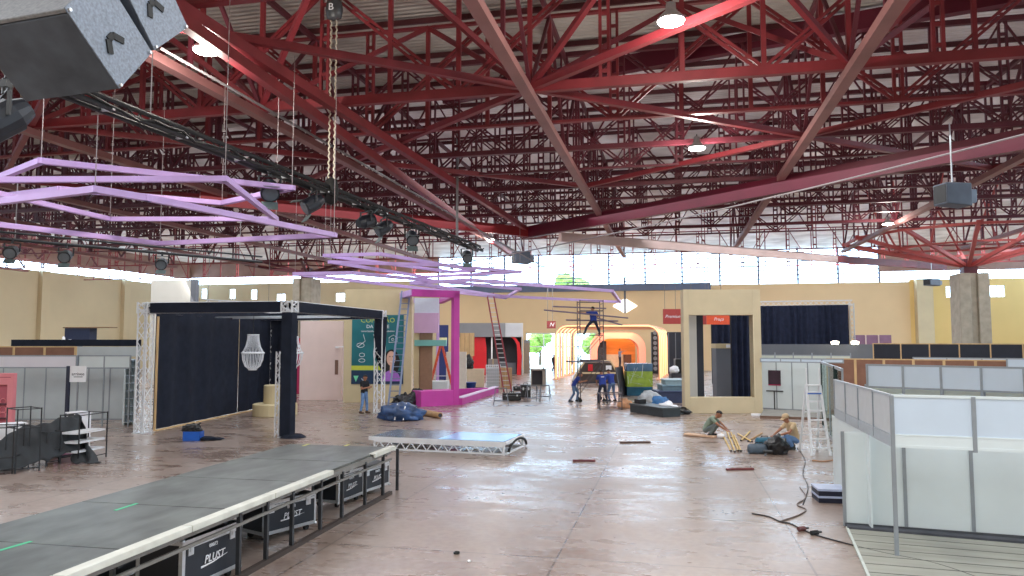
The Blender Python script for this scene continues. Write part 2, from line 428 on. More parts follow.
BZ, TZ = 9.55, 12.7
MOD = 1.85
YK = [17.7+6*k for k in range(-1, 11)]
YALL = sorted(YK[:6]+[YK[7], YK[9]]+[20.7+6*k for k in range(5)])
XK = [-3.4+7.4*k for k in range(-7, 6)]
xs = []
x = -3.4
while x > XL+1: x -= MOD
while x < XR-.5: xs.append(x); x += MOD
def laced(h, w=.2, t=.06):
    b = MB()
    for s_ in (-1, 1): b.box(s_*w/2-t/2, s_*w/2+t/2, -.05, .05, 0, h)
    z = .25
    while z < h-.2: b.box(-w/2, w/2, -.03, .03, z, z+.09); z += .48
    return b
hgt = TZ-BZ
posts = {}
def web_protos(key, m, t):
    root = bpy.data.objects.new('proto', None)
    p = laced(hgt, .2, t).build('post', m, root)
    pl = MB().box(-t*.75, t*.75, -t*.75, t*.75, 0, hgt).build('post', m, root)
    d1 = MB().bar((0, 0, 0), (MOD, 0, hgt), t, t).build('brace', m, root)
    d2 = MB().bar((0, 0, hgt), (MOD, 0, 0), t, t).build('brace', m, root)
    dl = MB(); # laced diagonal
    for s_ in (-.09, .09): dl.bar((s_, 0, 0), (MOD*2+s_, 0, hgt), t, t)
    for i in range(1, 9):
        f = i/9; dl.bar((MOD*2*f-.09, 0, hgt*f), (MOD*2*f+.09, 0, hgt*f), .05, .05)
    d3 = dl.build('brace', m, root)
    dl = MB()
    for s_ in (-.09, .09): dl.bar((s_, 0, hgt), (MOD*2+s_, 0, 0), t, t)
    for i in range(1, 9):
        f = i/9; dl.bar((MOD*2*f-.09, 0, hgt*(1-f)), (MOD*2*f+.09, 0, hgt*(1-f)), .05, .05)
    d4 = dl.build('brace', m, root)
    out = (p, pl, d1, d2, d3, d4)
    for o in out: COL.objects.unlink(o)
    COL.objects
    return out
PR = {'near': web_protos('n', red, .075), 'mid': web_protos('m', red_dark, .055), 'far': web_protos('f', red_thin, .05)}
for k, y in enumerate(YALL):
    sec = y not in YK
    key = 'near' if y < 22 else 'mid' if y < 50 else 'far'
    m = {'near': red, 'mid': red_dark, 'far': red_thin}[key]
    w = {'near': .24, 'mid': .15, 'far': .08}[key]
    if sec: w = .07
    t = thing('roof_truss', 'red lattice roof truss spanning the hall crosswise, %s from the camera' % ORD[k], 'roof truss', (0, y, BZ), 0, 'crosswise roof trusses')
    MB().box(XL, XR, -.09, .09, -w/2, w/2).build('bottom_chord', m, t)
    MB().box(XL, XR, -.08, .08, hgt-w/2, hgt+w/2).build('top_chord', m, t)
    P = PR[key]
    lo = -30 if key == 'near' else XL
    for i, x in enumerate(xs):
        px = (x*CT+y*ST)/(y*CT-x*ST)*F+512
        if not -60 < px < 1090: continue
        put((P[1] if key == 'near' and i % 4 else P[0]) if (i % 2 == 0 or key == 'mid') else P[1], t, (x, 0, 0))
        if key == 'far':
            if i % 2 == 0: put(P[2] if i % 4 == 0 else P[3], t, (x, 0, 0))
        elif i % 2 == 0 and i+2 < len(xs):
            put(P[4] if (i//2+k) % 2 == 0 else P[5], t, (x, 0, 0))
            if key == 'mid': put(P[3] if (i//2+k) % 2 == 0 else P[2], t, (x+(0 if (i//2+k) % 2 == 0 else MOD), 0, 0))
MODY = 2.0
def web_y(m, t):
    root = bpy.data.objects.new('proto', None)
    d1 = MB().bar((0, 0, 0), (0, 3, hgt), t, t).build('brace', m, root)
    d2 = MB().bar((0, 0, hgt), (0, 3, 0), t, t).build('brace', m, root)
    p = MB().box(-t/2, t/2, -t/2, t/2, 0, hgt).build('post', m, root)
    for o in (d1, d2, p): COL.objects.unlink(o)
    return d1, d2, p
PY = web_y(red_dark, .09)
for k, x in enumerate(XK):
    t = thing('roof_girder', 'dusty red lengthwise roof girder, %s from the left' % (ORD[k] if k else 'first'), 'roof girder', (x, 0, BZ-.16), 0, 'lengthwise roof girders')
    MB().box(-.13, .13, 8, 54, -.15, .05).build('bottom_chord', grey_pipe, t)
    MB().box(-.06, .06, 8, 54, hgt+.05, hgt+.2).build('top_chord', red_dark, t)
    y = 11.7; i = 0
    while y < 53:
        px = (x*CT+y*ST)/(y*CT-x*ST)*F+512
        if -120 < px < 1150:
            put(PY[i % 2], t, (0, y, .16))
            if i % 2: put(PY[2], t, (0, y, .16))
        y += 3; i += 1
# purlins under the sheets
pm = mat('dark_purlin', C(84, 34, 40), .6, noise=.15, scale=1)
y = 10.0; n = 0
while y < 58:
    o = MB().box(XL, XR, y-.045, y+.045, TZ+.2, TZ+.36).build('purlin', pm)
    tag(o, 'thin dark purlin under the roof sheets, row %d counted back from the camera' % (n+1), 'purlin', 'roof purlins'); n += 1; y += 2.7
# horizontal braces in the plane of the bottom chords
def brace(P, Q, w, m, label, name='roof_brace', group=None, h=None):
    o = MB().bar(P, Q, w, h or w).build(name, m); tag(o, label, 'roof beam', group); return o
nb = 0
for kx in range(4, 10):
    for ky in (0, 1, 2):
        x0, x1 = XK[kx], XK[kx+1] if kx+1 < len(XK) else XK[kx]+7.4
        y0, y1 = YK[ky], YK[ky+1]
        if (kx+ky) % 2 == 0: P, Q = (x0, y0, BZ), (x1, y1, BZ)
        else: P, Q = (x1, y0, BZ), (x0, y1, BZ)
        brace(P, Q, .16, red, 'flat diagonal red roof brace, %s bay back, %s from the left' % (ORD[ky], ORD[kx]), 'roof_brace', 'flat diagonal roof braces'); nb += 1
# inclined pyramid struts from the front nodes up to the sheets
for kx in range(5, 9):
    x0 = XK[kx]
    for j, (dx, dy) in enumerate(((-3.7, 3), (3.7, 3), (-3.7, -3), (3.7, -3))):
        brace((x0, YK[1], BZ), (x0+dx, YK[1]+dy, TZ), .13, red, 'red strut above the front main beam, %s of the %s fan from left' % (ORD[j].replace('nearest', 'first'), ORD[kx-5].replace('nearest', 'first')), 'roof_strut', 'fan struts on the front beam')
# deep maroon diagonal beams
P, Q = G(525, 233, 9.1), G(1060, 133, 9.1)
brace(P, Q, .28, purple_beam, 'deep maroon diagonal beam climbing to the right edge above the black curtain', 'diagonal_beam', h=.62)
brace(Pv + (Pv-Qv)*.55 + V((0, 0, .1)), Qv + (Qv-Pv)*.4 + V((0, 0, .1)), .3, purple_beam, 'long maroon valley beam under the roof sheets at upper right', 'valley_beam', h=.55)
P, Q = G(200, 198, 9.1), G(545, 234, 9.1)
brace(P, Q, .25, mat('bright_red_beam', C(132, 30, 36), .5, noise=.12, scale=1), 'bright red diagonal beam behind the lighting truss at left', 'diagonal_beam', h=.5)
P, Q = G(560, 237, 9.0), G(836, 259, 9.0)
brace(P, Q, .3, pale_beam, 'pale grey edge beam just above the bright gable window', 'edge_beam', h=.5)
brace(G(836, 259, 9.0), G(945, 267, 9.0), .3, red, 'short red edge beam between the pale beam and the right column', 'edge_beam', h=.5)
# deep red double rails at upper left
for a_, c_, z_, lb in (((168, 0), (525, 228), 9.3, 'upper'), ((150, -2), (512, 255), 9.0, 'lower')):
    brace(G(*a_, z_), G(*c_, z_), .2, red, '%s of the two bright red rails slanting away from the speaker at upper left' % lb, 'roof_rail', h=.24)

# ---------------------------------------------------------------- columns
def column(px, d, ytop, wd, label, nst, spread, sm):
    P = Gd(px, d); zt = Zat(P, ytop)
    t = thing('concrete_column', label, 'column', P, 0)
    b = MB()
    w = wd/2; r = wd*.12
    b.box(-w, -r, -w, w, 0, zt); b.box(r, w, -w, w, 0, zt); b.box(-r, r, -w+r, w-r, 0, zt)
    b.build('shaft', concrete, t, bevel=.04)
    MB().box(-w*.45, w*.45, -w*.45, w*.45, zt, zt+.9).build('bearing_block', red_dark, t)
    for i in range(nst):
        an = 2*math.pi*(i+.5)/nst
        MB().bar((math.cos(an)*w*.4, math.sin(an)*w*.4, zt+.5), (math.cos(an)*spread, math.sin(an)*spread, BZ), .2).build('strut', sm, t)
    m = max(8, nst)
    for rr, zz, w_ in ((spread*.98, BZ-.05, .14), (spread*.6, zt+.5+(BZ-zt-.5)*.6, .1)):
        b = MB(); q = [V((math.cos(2*math.pi*(i+.5)/m)*rr, math.sin(2*math.pi*(i+.5)/m)*rr, zz)) for i in range(m)]
        for i in range(m): b.bar(q[i], q[(i+1) % m], w_)
        b.build('ring_chord', sm, t)
    for i in range(m):
        a0, a1 = 2*math.pi*(i+.5)/m, 2*math.pi*(i+1)/m
        MB().bar((math.cos(a0)*spread*.6, math.sin(a0)*spread*.6, zt+.5+(BZ-zt-.5)*.6), (math.cos(a1)*spread*.8, math.sin(a1)*spread*.8, TZ), .1).build('strut', sm, t)
    return t
pinkst = mat('pink_red_steel', C(186, 86, 84), .55, noise=.15, scale=1)  # pinker and paler than the other roof steel
column(974, 45, 274, 1.65, 'big fluted concrete column against the yellow wall at right', 12, 7.0, pinkst)
column(305, 62, 279, 1.7, 'concrete column behind the black draped pavilion at left', 8, 5, red_dark)
P = Gd(171, 62); rz = .2
t = thing('tall_partition', 'tall pale partition with a grey corner post behind the black drapes', 'partition', P, 0)
zt = Zat(P, 280)
MB().box(-2.2, 1.7, 0, .2, 0, zt).build('panel', mat('offwhite_board', C(208, 206, 198), .8, noise=.04, scale=.5), t)
MB().box(1.7, 2.2, -.15, .25, 0, zt).build('post', grey_wall, t)

# ---------------------------------------------------------------- outside greenery
leaf = mat('yellow_green_leaves', C(120, 150, 60), .8, noise=.5, scale=1.5)  # yellow-green leaf tone, mottled at random
bark = mat('bark', C(90, 74, 60), .9, noise=.2, scale=4)
def tree(x, y, h, r, label, sd):
    t = thing('garden_tree', label, 'tree', (x, y, -.04), 0, 'trees outside')
    MB().tube((0, 0, 0), (0, 0, h*.6), .22, .12).build('trunk', bark, t)
    b = MB(); rn = random.Random(sd)
    for i in range(7):
        b.blob((rn.uniform(-r, r)*.6, rn.uniform(-r, r)*.5, h-r*.8+rn.uniform(-r, r)*.6), r*.6, r*.6, r*.55, .35, 2.5, sd+i, 3)
    b.build('crown', leaf, t)
tree(-13.5, 101, 12.0, 2.6, 'tall yellow-green tree showing through the gable window', 3)
tree(-10, 96, 4.6, 1.7, 'bushy green tree outside behind the glowing arches', 8)
tree(-17.5, 98, 4.4, 1.6, 'green tree outside the glazed entrance at its left', 12)
# ================================================================ HANGING GEAR
# line array at upper left
FW = c2w(0, 1); RT = c2w(1, 0); UP = V((0, 0, 1))
def cv(X, Z, z): return RT*X + FW*Z + UP*z
P0 = cv(-3.26384, 6.0, 2.06587+H)
eA = cv(-0.15759471, -0.53671211, 0.45217889); eB = cv(0.08530611, 0.3715169, 0.47070177); eC = cv(-0.93334218, 0.25019484, -0.02832328)
spk_side = mat('speckled_grey_speaker_paint', C(112, 120, 132), .55, noise=.25, scale=40, bump=.1)
spk_dark = mat('worn_black_speaker_panel', C(84, 92, 104), .6, noise=.35, scale=3, stretch=(1, 1, 1))
spk_grille = mat('grey_speaker_grille', C(140, 142, 146), .6, noise=.2, scale=30)
def array_cab(P, A, B, Cc, label):
    t = thing('line_array_speaker', label, 'speaker', P)
    o = V((0, 0, 0)); n = Cc.normalized(); bu = B.normalized(); au = A.normalized()
    # trapezoid cabinet: panels along its length
    MB().xbox(o+bu*.012, A*.93, B*.96, Cc).build('cabinet', [spk_dark], t, bevel=.012)
    MB().xbox(-n*.012+bu*.012, A*.995, B*.96, n*.014).build('side_panel', spk_side, t, bevel=.006)
    MB().xbox(A*.935+bu*.014, A*.05, B*.95, Cc*.99).build('grille', spk_grille, t, bevel=.01)
    h = MB(); c0 = A*.44 + B*.42 - n*.016
    for u, v in ((-.1, .11), (.0, .015), (.04, -.1)): pass
    k = [c0+au*-.075+bu*.10, c0+au*.02+bu*.03, c0+au*.02-bu*.04, c0+au*-.07-bu*.11]
    for i in range(3): h.bar(k[i], k[i+1], .055, .02, up=n)
    h.build('handle_slot', rubber, t)
    b = MB()
    for f1, f2 in ((.03, .06), (.03, .92), (.95, .06), (.95, .92)):
        q = A*f1 + B*f2 - n*.012; b.tube(q, q-n*.02, .015, n=8)
    b.build('rigging_pin', alu, t)
    return t
array_cab(P0, eA, eB, eC, 'bottom cabinet of the big hanging speaker array at the upper left corner')
R = Matrix.Rotation(math.radians(-9), 3, eC.normalized())
R2 = Matrix.Rotation(math.radians(9), 3, eC.normalized())
e2 = max(((R @ eA), (R2 @ eA)), key=lambda a: 0)
q1 = W(152, 52, 6.3); 
Rb = R if (R @ eB).dot(eA) < 0 else R2
array_cab(P0+eB*1.03, Rb @ eA, Rb @ eB, eC, 'second cabinet of the hanging speaker array, above the bottom one and cut by the frame')
# moving head under the speaker at the left edge
def fixture(P, aim, label, s=1.0, m=None, group='stage lights on the black pipe'):
    """par can: hook, yoke, body, lens, barn door"""
    t = thing('stage_light', label, 'stage light', P, 0, group)
    aim = V(aim).normalized(); c = V((0, 0, -.34*s))
    side = aim.cross(UP).normalized()
    up = side.cross(aim).normalized()
    MB().tube((0, 0, .05*s), (0, 0, -.1*s), .035*s, n=8).bar((-.04*s, 0, 0), (.04*s, 0, 0), .07*s).build('clamp', black_metal, t)
    y = MB(); y.bar(side*-.2*s+V((0, 0, -.1*s)), side*.2*s+V((0, 0, -.1*s)), .04*s, .02*s)
    for k in (-1, 1): y.bar(side*.2*s*k+V((0, 0, -.1*s)), side*.19*s*k+c, .04*s, .02*s)
    y.build('yoke', black_metal, t)
    b = MB(); b.tube(c-aim*.24*s, c-aim*.1*s, .10*s, .15*s, 14).tube(c-aim*.1*s, c+aim*.18*s, .165*s, .165*s, 14).tube(c+aim*.18*s, c+aim*.2*s, .18*s, .18*s, 14)
    hs = b.build('housing', mat('dark_blue_black_housing', C(30, 34, 44), .45, noise=.2, scale=10), t)
    MB().tube(c+aim*.2*s, c+aim*.215*s, .145*s, n=14).build('lens', mat('grey_lens', C(96, 104, 112), .15, noise=.1, spec=.8), hs)
    for sg in (-1, 1):
        q = c+aim*.21*s+up*sg*.17*s
        MB().bar(q, q+aim*.16*s+up*sg*.07*s, .3*s, .012*s, up=up).build('barn_door', mat('grey_green_barn_door', C(92, 106, 106), .5, noise=.15), hs)
    return t
fixture(G(6, 84, 6.2), (-.4, -.6, -.6), 'dark stage light hanging under the big speaker at the left edge', 1.2)
FL = bpy.data.objects['stage_light']; MB().tube((0, 0, .05), (-.15, .5, 1.1), .03).build('hanger', black_metal, FL)
for i_, f_ in enumerate((.15, .85)):
    q_ = P0+eB*2.0+eC*f_; tag(MB().path([q_, V((q_.x, q_.y, TZ))], .012, 5).build('hanging_cable', mat('grey_steel_cable', C(120, 116, 118), .5, noise=.1)), '%s steel cable carrying the big speaker array' % ('right', 'left')[i_], 'cable', 'hanging cables')
# black lighting pipe
LZ = 7.0
A, B = G(60, 92, LZ), G(480, 251, LZ)
t = thing('lighting_pipe', 'long black lighting truss hung diagonally from the speaker toward the gable window', 'lighting truss', A)
b = B-A; n_ = b.cross(UP).normalized()
m = MB()
for dx, dz in ((-.11, .0), (.11, 0), (0, .19)): m.tube(n_*dx+UP*dz, b+n_*dx+UP*dz, .05, n=8)
L_ = b.length; k = int(L_/.35)
pts = []
for i in range(k+1):
    q = b*(i/k) + (n_*(-.11 if i % 2 else .11)); m2 = b*(min(i+.5, k)/k)+UP*.19
    m.tube(q, m2, .014, n=5); m.tube(m2, b*(min(i+1, k)/k)+n_*(.11 if i % 2 else -.11), .014, n=5)
m.build('pipe_lattice', black_metal, t)
cb = MB(); pts = []
for i in range(60): pts.append(b*(i/59)+n_*.16+UP*(.02+.05*math.sin(i*1.3)+.03*math.sin(i*2.9)))
cb.path(pts, .025, 6); cb.build('power_cable', rubber, t)
cl = MB()
for i in range(12): q = b*((i+.5)/12); cl.box(0, 0, 0, 0, 0, 0) if False else cl.bar(q-n_*.17, q+n_*.17, .05, .06)
cl.build('clamp', alu, t)
AB = lambda px: A + b*min(1, max(0, (lambda f: f)(0))) # placeholder
def on_pipe(px):     # point of the pipe seen in column px
    lo, hi = 0.0, 1.0
    for _ in range(40):
        f = (lo+hi)/2; P = A+b*f; X = P.x*CT+P.y*ST; Z = fd(P); c = 512+F*X/(Z*CP+(P.z-H)*SP)
        if c < px: lo = f
        else: hi = f
    return A+b*lo
tocam = lambda P: (V((0, 0, 0))-P)
for px, aim, lb in ((270, (.25, -.6, -.5), 'dark stage light nearest the lilac frame on the black lighting truss'),
                    (313, (-.75, -.55, -.6), 'stage light with grey barn doors just left of the black chain hoist motor'),
                    (366, (.5, .6, .25), 'small dark stage light pointing up on the lighting truss'),
                    (384, (-.8, -.5, -.6), 'stage light with grey barn doors in the middle of the lighting truss'),
                    (412, (.2, -.7, -.5), 'dark stage light hanging right of the middle of the lighting truss'),
                    (467, (.1, -.6, -.4), 'last dark stage light at the far end of the lighting truss')):
    fixture(on_pipe(px), cv(*aim), lb, 1.15)
# chain hoist
P = on_pipe(331); ztop = Zat(P, 10)
t = thing('chain_hoist', 'grey chain hoist with long pale double chain hanging to the black lighting truss', 'hoist', P)
dz = ztop-P.z
MB().lathe([(.02, -.36), (.2, -.3), (.26, 0), (.2, .26), (.05, .34)], (0, 0, .1), 14, sx=.8, sy=.55).build('chain_bag', rubber, t, True)
b_ = MB(); b_.lathe([(.05, -.28), (.2, -.22), (.24, 0), (.2, .22), (.05, .28)], (0, 0, dz), 16, sy=.7); b_.tube((0, 0, dz+.25), (0, 0, dz+.6), .02)
b_.build('motor', mat('grey_hoist_motor', C(70, 72, 76), .4, noise=.15), t, True)
text('motor_label', 'B', .26, (0, -.19, dz), paper_white, t, (math.pi/2, 0, TH))
for x in (-.075, .075):
  ch = MB(); z = .4; i = 0
  while z < dz-.2:
    if i % 2: ch.bar((x-.022, 0, z), (x+.022, 0, z+.09), .03, .03)
    else: ch.bar((x+.022, 0, z), (x-.022, 0, z+.09), .03, .03)
    z += .085; i += 1
  o = ch.build('chain', mat('pale_steel_chain', C(196, 186, 168), .4, .3, noise=.2, scale=20), t)
def wire(P, Q, r, label, m=None, sag=0):
    m = m or mat('pale_wire', C(150, 140, 142), .5, noise=.1)
    P = V(P); Q = V(Q)
    pts = [P+(Q-P)*(i/10)-UP*sag*4*(i/10)*(1-i/10) for i in range(11)] if sag else [P, Q]
    return tag(MB().path(pts, r, 5).build('hanging_cable', m), label, 'cable', 'hanging cables')
def drop(px, y0, y1, d, r, label, m=None):
    P = W(px, y1, d); Q = V((P.x, P.y, Zat(P, y0))); wire(P, Q, r, label, m)
gw = mat('grey_steel_cable', C(120, 116, 118), .5, noise=.1)
Pp = on_pipe(457); wire(Pp, Pp+UP*(Zat(Pp, 88)-Pp.z), .05, 'thick grey pole holding the far end of the lighting truss', gw)
for px, y0, d, lb in ((150, 52, 13.4, 'thin pale rope from the speaker side to the lighting truss'),):
    Pp = on_pipe(150); wire(Pp, Pp+UP*(Zat(Pp, y0)-Pp.z), .012, lb)
# lilac frames
def frame_poly(pts, z, r, label, grp, closed=True, dropto=None):
    w = [G(p[0], p[1], z) for p in pts]
    c = sum(w, V((0, 0, 0)))/len(w)
    t = thing('lilac_frame', label, 'hanging frame', c, 0, grp)
    n = len(w)
    for i in range(n if closed else n-1):
        p, q = w[i]-c, w[(i+1) % n]-c
        e = (q-p).normalized()*r
        MB().bar(p-e, q+e, 2*r).build('tube', lilac, t)
    return t, w
t, w1_ = frame_poly([(-70, 205), (41, 161), (292, 188), (222, 203), (60, 189)], 6.6, .055, 'upper five sided lilac tube frame hanging at left, nearest the lighting truss', 'lilac frames')
t, w2_ = frame_poly([(-60, 180), (225, 179), (276, 219), (110, 219)], 6.1, .05, 'lilac tube frame with bent right corner, second of the three at left', 'lilac frames')
t, w3_ = frame_poly([(-60, 209), (95, 189.5), (147, 198), (334, 235), (160, 243.5), (-40, 220)], 5.7, .055, 'lowest and largest lilac tube frame at left, pointed toward the right', 'lilac frames')
t, w4_ = frame_poly([(325, 255.5), (380, 254), (474, 270), (452, 272)], 6.9, .07, 'small far lilac frame just under the end of the lighting truss', 'lilac frames')
t, w5_ = frame_poly([(295, 274), (352, 273), (520, 289), (505, 298)], 6.1, .075, 'long far lilac frame above the pink booth at centre left', 'lilac frames')
t, w6_ = frame_poly([(412, 283), (470, 280), (612, 291), (620, 302), (500, 296)], 6.0, .08, 'far lilac frame reaching toward the scaffold', 'lilac frames')
t, w7_ = frame_poly([(330, 262), (440, 265), (520, 272), (425, 277)], 6.6, .07, 'second small far lilac frame, crossing the one under the lighting truss', 'lilac frames')
k = 0
for ws, nm, idx in ((w1_, 'upper lilac frame', (1, 2, 3)), (w2_, 'bent corner lilac frame', (1, 2, 3)), (w3_, 'lowest lilac frame', (1, 3, 4)), (w4_, 'small far lilac frame', (0, 2)), (w5_, 'long far lilac frame', (0, 2)), (w6_, 'lilac frame near the scaffold', (0, 3)), (w7_, 'crossing far lilac frame', (0, 2))):
    for i in idx:
        P = ws[i]; wire(P, V((P.x, P.y, BZ)), .008, 'thin wire holding corner %d of the %s' % (i+1, nm))
# far black pipe with lights above the left booths
A2, B2 = G(-30, 236, 7.0), G(262, 262, 7.0)
t = thing('lighting_pipe', 'thinner black lighting pipe hanging behind the lilac frames at far left', 'lighting truss', A2)
MB().tube((0, 0, 0), B2-A2, .06).tube((0, 0, .25), B2-A2+V((0, 0, .25)), .04).build('pipe_lattice', black_metal, t)
for px, py, lb in ((10, 240, 'stage light with bright lens at the left edge behind the lilac frames'), (65, 244, 'stage light hanging second from left behind the lilac frames'), (178, 256, 'small stage light hanging right of the others behind the lilac frames')):
    f = (px+30)/292; fixture(A2+(B2-A2)*(f*.83 if f < .8 else f*.92), cv(.3, -1, -.4), lb, 1.3, group='stage lights behind the lilac frames')
for f, lb in ((.12, 'left'), (.9, 'right')):
    P = A2+(B2-A2)*f; wire(P, P+UP*2.6, .02, 'wire holding the %s end of the far lighting pipe' % lb)
# slanting grey cable
wire(G(160, 48, 9.2), G(545, 268, 7.8), .035, 'long slanting grey cable running from the speaker toward the gable window', gw)
wire(G(430, 268, 7.6), G(1030, 133, 9.0), .03, 'long pale cable strung under the maroon diagonal beam', None, .3)
# hanging speakers
def hung_speaker(px, py, d, w, h, label, ang, zt=BZ):
    P = W(px, py, d)
    t = thing('hanging_speaker', label, 'speaker', P, TH+ang, 'small hanging speakers')
    b = MB(); b.prism([(-w/2, h*.08), (w*.5, 0), (w*.5, h), (-w/2, h)], -w*.35, w*.35); b.build('cabinet', mat('slate_speaker_box', C(84, 94, 110), .5, noise=.1, scale=4), t, bevel=.03)
    b = MB(); b.box(-w/2-.012, -w/2, -w*.3, w*.3, h*.15, h*.93); b.build('grille', black_metal, t)
    b = MB(); b.bar((w*.5, 0, h*.15), (w*.75, 0, h*.2), w*.5, .05).box(w*.5, w*.78, -w*.25, w*.25, h*.2, h*.75); b.build('side_pod', mat('blue_grey_pod', C(120, 134, 152), .5, noise=.08), t, bevel=.03)
    MB().tube((0, 0, h), (0, 0, zt-P.z), .02).build('hanger', alu, t)
hung_speaker(953, 207, 21, .8, .66, 'dark speaker hanging on a wire below the pale roof pipe at right', .15)
hung_speaker(521, 264, 45, 1.0, .75, 'small grey speaker hanging in front of the gable window', .3)
P = Gd(928, 58); 
hung_speaker(932, 286, 52, .9, .5, 'small dark speaker hanging beside the right concrete column', .3)

# ================================================================ STAGE RUNWAY
SH = 1.0
PB = G(392, 447, SH); PA_ = G(65, 575, SH); dirS = (PB-PA_); dirS.z = 0; dirS.normalize(); perp = V((-dirS.y, dirS.x, 0))  # to the left
PC = G(300, 441, SH); wid = (PC-PB).dot(perp)
Lst = 14.0
rz = math.atan2(dirS.y, dirS.x)
org = PB - dirS*Lst; org.z = 0
t = thing('stage_runway', 'long black topped stage runway on metal legs with white edge strip at lower left', 'stage', org, rz)
def loc(px, py, z=SH): return toloc(G(px, py, z), t)
b = MB(); n = 7
for i in range(n): b.box(i*Lst/n+.006, (i+1)*Lst/n-.006, .05, wid-.0, SH-.1, SH-.0)
b.build('deck', stage_black, t, bevel=.008)
xg0 = loc(317, 470).x; xg1 = loc(365, 454).x; xg2 = loc(389, 446).x
x = xg0; edges = []
while x > .3: edges.append((max(0, x-2.0), x)); x -= 2.0
edges.append((xg1, xg2))
for x0, x1 in edges:
    MB().box(x0+.01, x1-.01, -.03, .1, SH-.02, SH+.012).box(x0+.01, x1-.01, -.045, -.0, SH-.07, SH+.01).build('edge_strip', mat('scuffed_white_edge', C(206, 206, 196), .5, noise=.12, scale=4), t, bevel=.006)
MB().box(0, Lst, .0, .04, SH-.27, SH-.23).box(0, Lst, .02, .1, SH-.14, SH-.04).build('edge_rail', mat('galvanised_rail', C(128, 126, 122), .45, .4, noise=.15, scale=4), t)
MB().box(0, Lst, -.02, .06, 0.0, .07).build('floor_rail', mat('dark_floor_rail', C(60, 50, 46), .7, noise=.2, scale=4), t)
legm = mat('dark_steel_leg', C(52, 54, 58), .45, .3, noise=.2, scale=5)
for py_, px_ in ((490, 392), (498, 376), (508, 357), (521, 335), (533, 311), (549, 283), (563, 252), (578, 218)):
    x = toloc(G(px_, py_), t).x
    for yy in (.03, wid-.08):
        MB().box(x-.028, x+.028, yy-.028, yy+.028, 0, SH-.1).build('leg', legm, t)
for x in (1.2, 2.6, 4.0): 
    for yy in (.03, wid-.08): MB().box(x-.028, x+.028, yy-.028, yy+.028, 0, SH-.1).build('leg', legm, t)
b = MB()
for i in range(n+1): b.box(max(.05, i*Lst/n-.04), min(Lst, i*Lst/n+.04), .1, wid-.05, SH-.2, SH-.1)
b.box(0, Lst, wid-.05, wid, SH-.25, SH-.1)
b.build('under_frame', legm, t)
gt = mat('green_tape', C(70, 190, 140), .5, noise=.05)
for (p, q) in (((115, 510.5), (137, 503.5)), ((-2, 551), (31, 541.5))):
    P, Q = loc(*p), loc(*q); b = MB(); b.bar(P+V((0, 0, .002)), Q+V((0, 0, .002)), .05, .004); o = b.build('tape_mark', gt, t); o['label'] = 'strip of green tape on the deck'
for (p, q) in (((303, 446), (309, 444)), ((345, 446), (349, 444.5))):
    P, Q = loc(*p), loc(*q); b = MB(); b.bar(P+V((0, 0, .002)), Q+V((0, 0, .002)), .06, .004); o = b.build('tape_mark', mat('yellow_tape', C(206, 206, 120), .5, noise=.05), t); o['label'] = 'strip of yellow tape on the deck'
ST_ = t
# flight cases under the runway
case_blk = mat('black_flight_case_ply', C(30, 36, 46), .45, noise=.12, scale=6)
def flight_case(P, ang, w, d, h, label, writing=True, top=False):
    t = thing('flight_case', label, 'flight case', P, ang, 'flight cases under the runway')
    z0 = .11
    body = MB().box(0, w, 0, d, z0, z0+h).build('body', case_blk, t)
    e = .05
    b = MB()
    for x in (0, w):
        for y in (0, d): b.box(x-e*.6 if x else -.006, x+.006 if x else e, y-e if y else -.006, y+.006 if y else e, z0, z0+h)
    for z in (z0, z0+h-e):
        for y in (0, d): b.box(0, w, y-e if y else -.007, y+.007 if y else e, z-.004, z+e)
        for x in (0, w): b.box(x-e if x else -.007, x+.007 if x else e, 0, d, z-.004, z+e)
    zl = z0+h*.84
    b.box(0, w, -.008, .01, zl-.014, zl+.02)
    b.build('edge_extrusion', alu, t)
    for x in (w*.12, w*.84):
        b = MB(); b.box(x-.05, x+.05, -.02, 0, zl-.1, zl+.04); b.box(x-.02, x+.02, -.03, -.015, zl-.05, zl); b.build('latch', alu, body)
    b = MB()
    for x in (.0, w):
        for z in (z0, z0+h): b.blob((x, 0, z), .035, .035, .035, 0, 1, 0, 2)
    b.build('ball_corner', alu, t, True)
    for x in (.12, w-.12):
        for y in (.1, d-.1):
            o = MB().tube((x, y-.025, .05), (x, y+.025, .05), .05, n=12).bar((x, y, .05), (x, y, z0), .03).build('caster', rubber, body)
    if writing:
        text('logo', 'PLUST', w*.125, (w*.52, -.012, z0+h*.46), paper_white, t, shear=.25)
        b = MB(); b.prism([(w*.3, z0+h*.32), (w*.5, z0+h*.345), (w*.74, z0+h*.42), (w*.76, z0+h*.43), (w*.5, z0+h*.37), (w*.3, z0+h*.36)], -.012, -.006)
        b.build('logo_stroke', paper_white, t)
        if w > .9: text('stencil', '00073', .07, (w*.5, -.012, z0+h*.72), paper_white, t)
    return t
def case_px(pl, pr, yt, label, d=.6, off=.0, **k):
    A = G(*pl); B = G(*pr); o, a, L = fr(A, B)
    h = Zat(A, yt)-.11
    flight_case(o, a, L, d, max(.35, min(h, .66)), label, **k)
case_px((181, 602), (239, 574), 542, 'black flight case with white logo, nearest to the camera under the runway', .7)
case_px((264, 543), (315, 529), 503, 'black flight case with white logo and latches, second from the camera under the runway', .6)
case_px((338, 509), (363, 499), 474, 'black flight case with white logo, third from the camera under the runway', .6)
case_px((364, 498), (389, 489), 468, 'black flight case with white logo at the far end under the runway', .6)
flight_case(G(122, 592)+perp*.15, rz, .75, .6, .4, 'low black flight case with silver edged lid at the bottom edge of the picture', False)
flight_case(G(70, 606)+perp*.1, rz, .7, .6, .42, 'low black flight case at the very bottom edge under the runway', False)
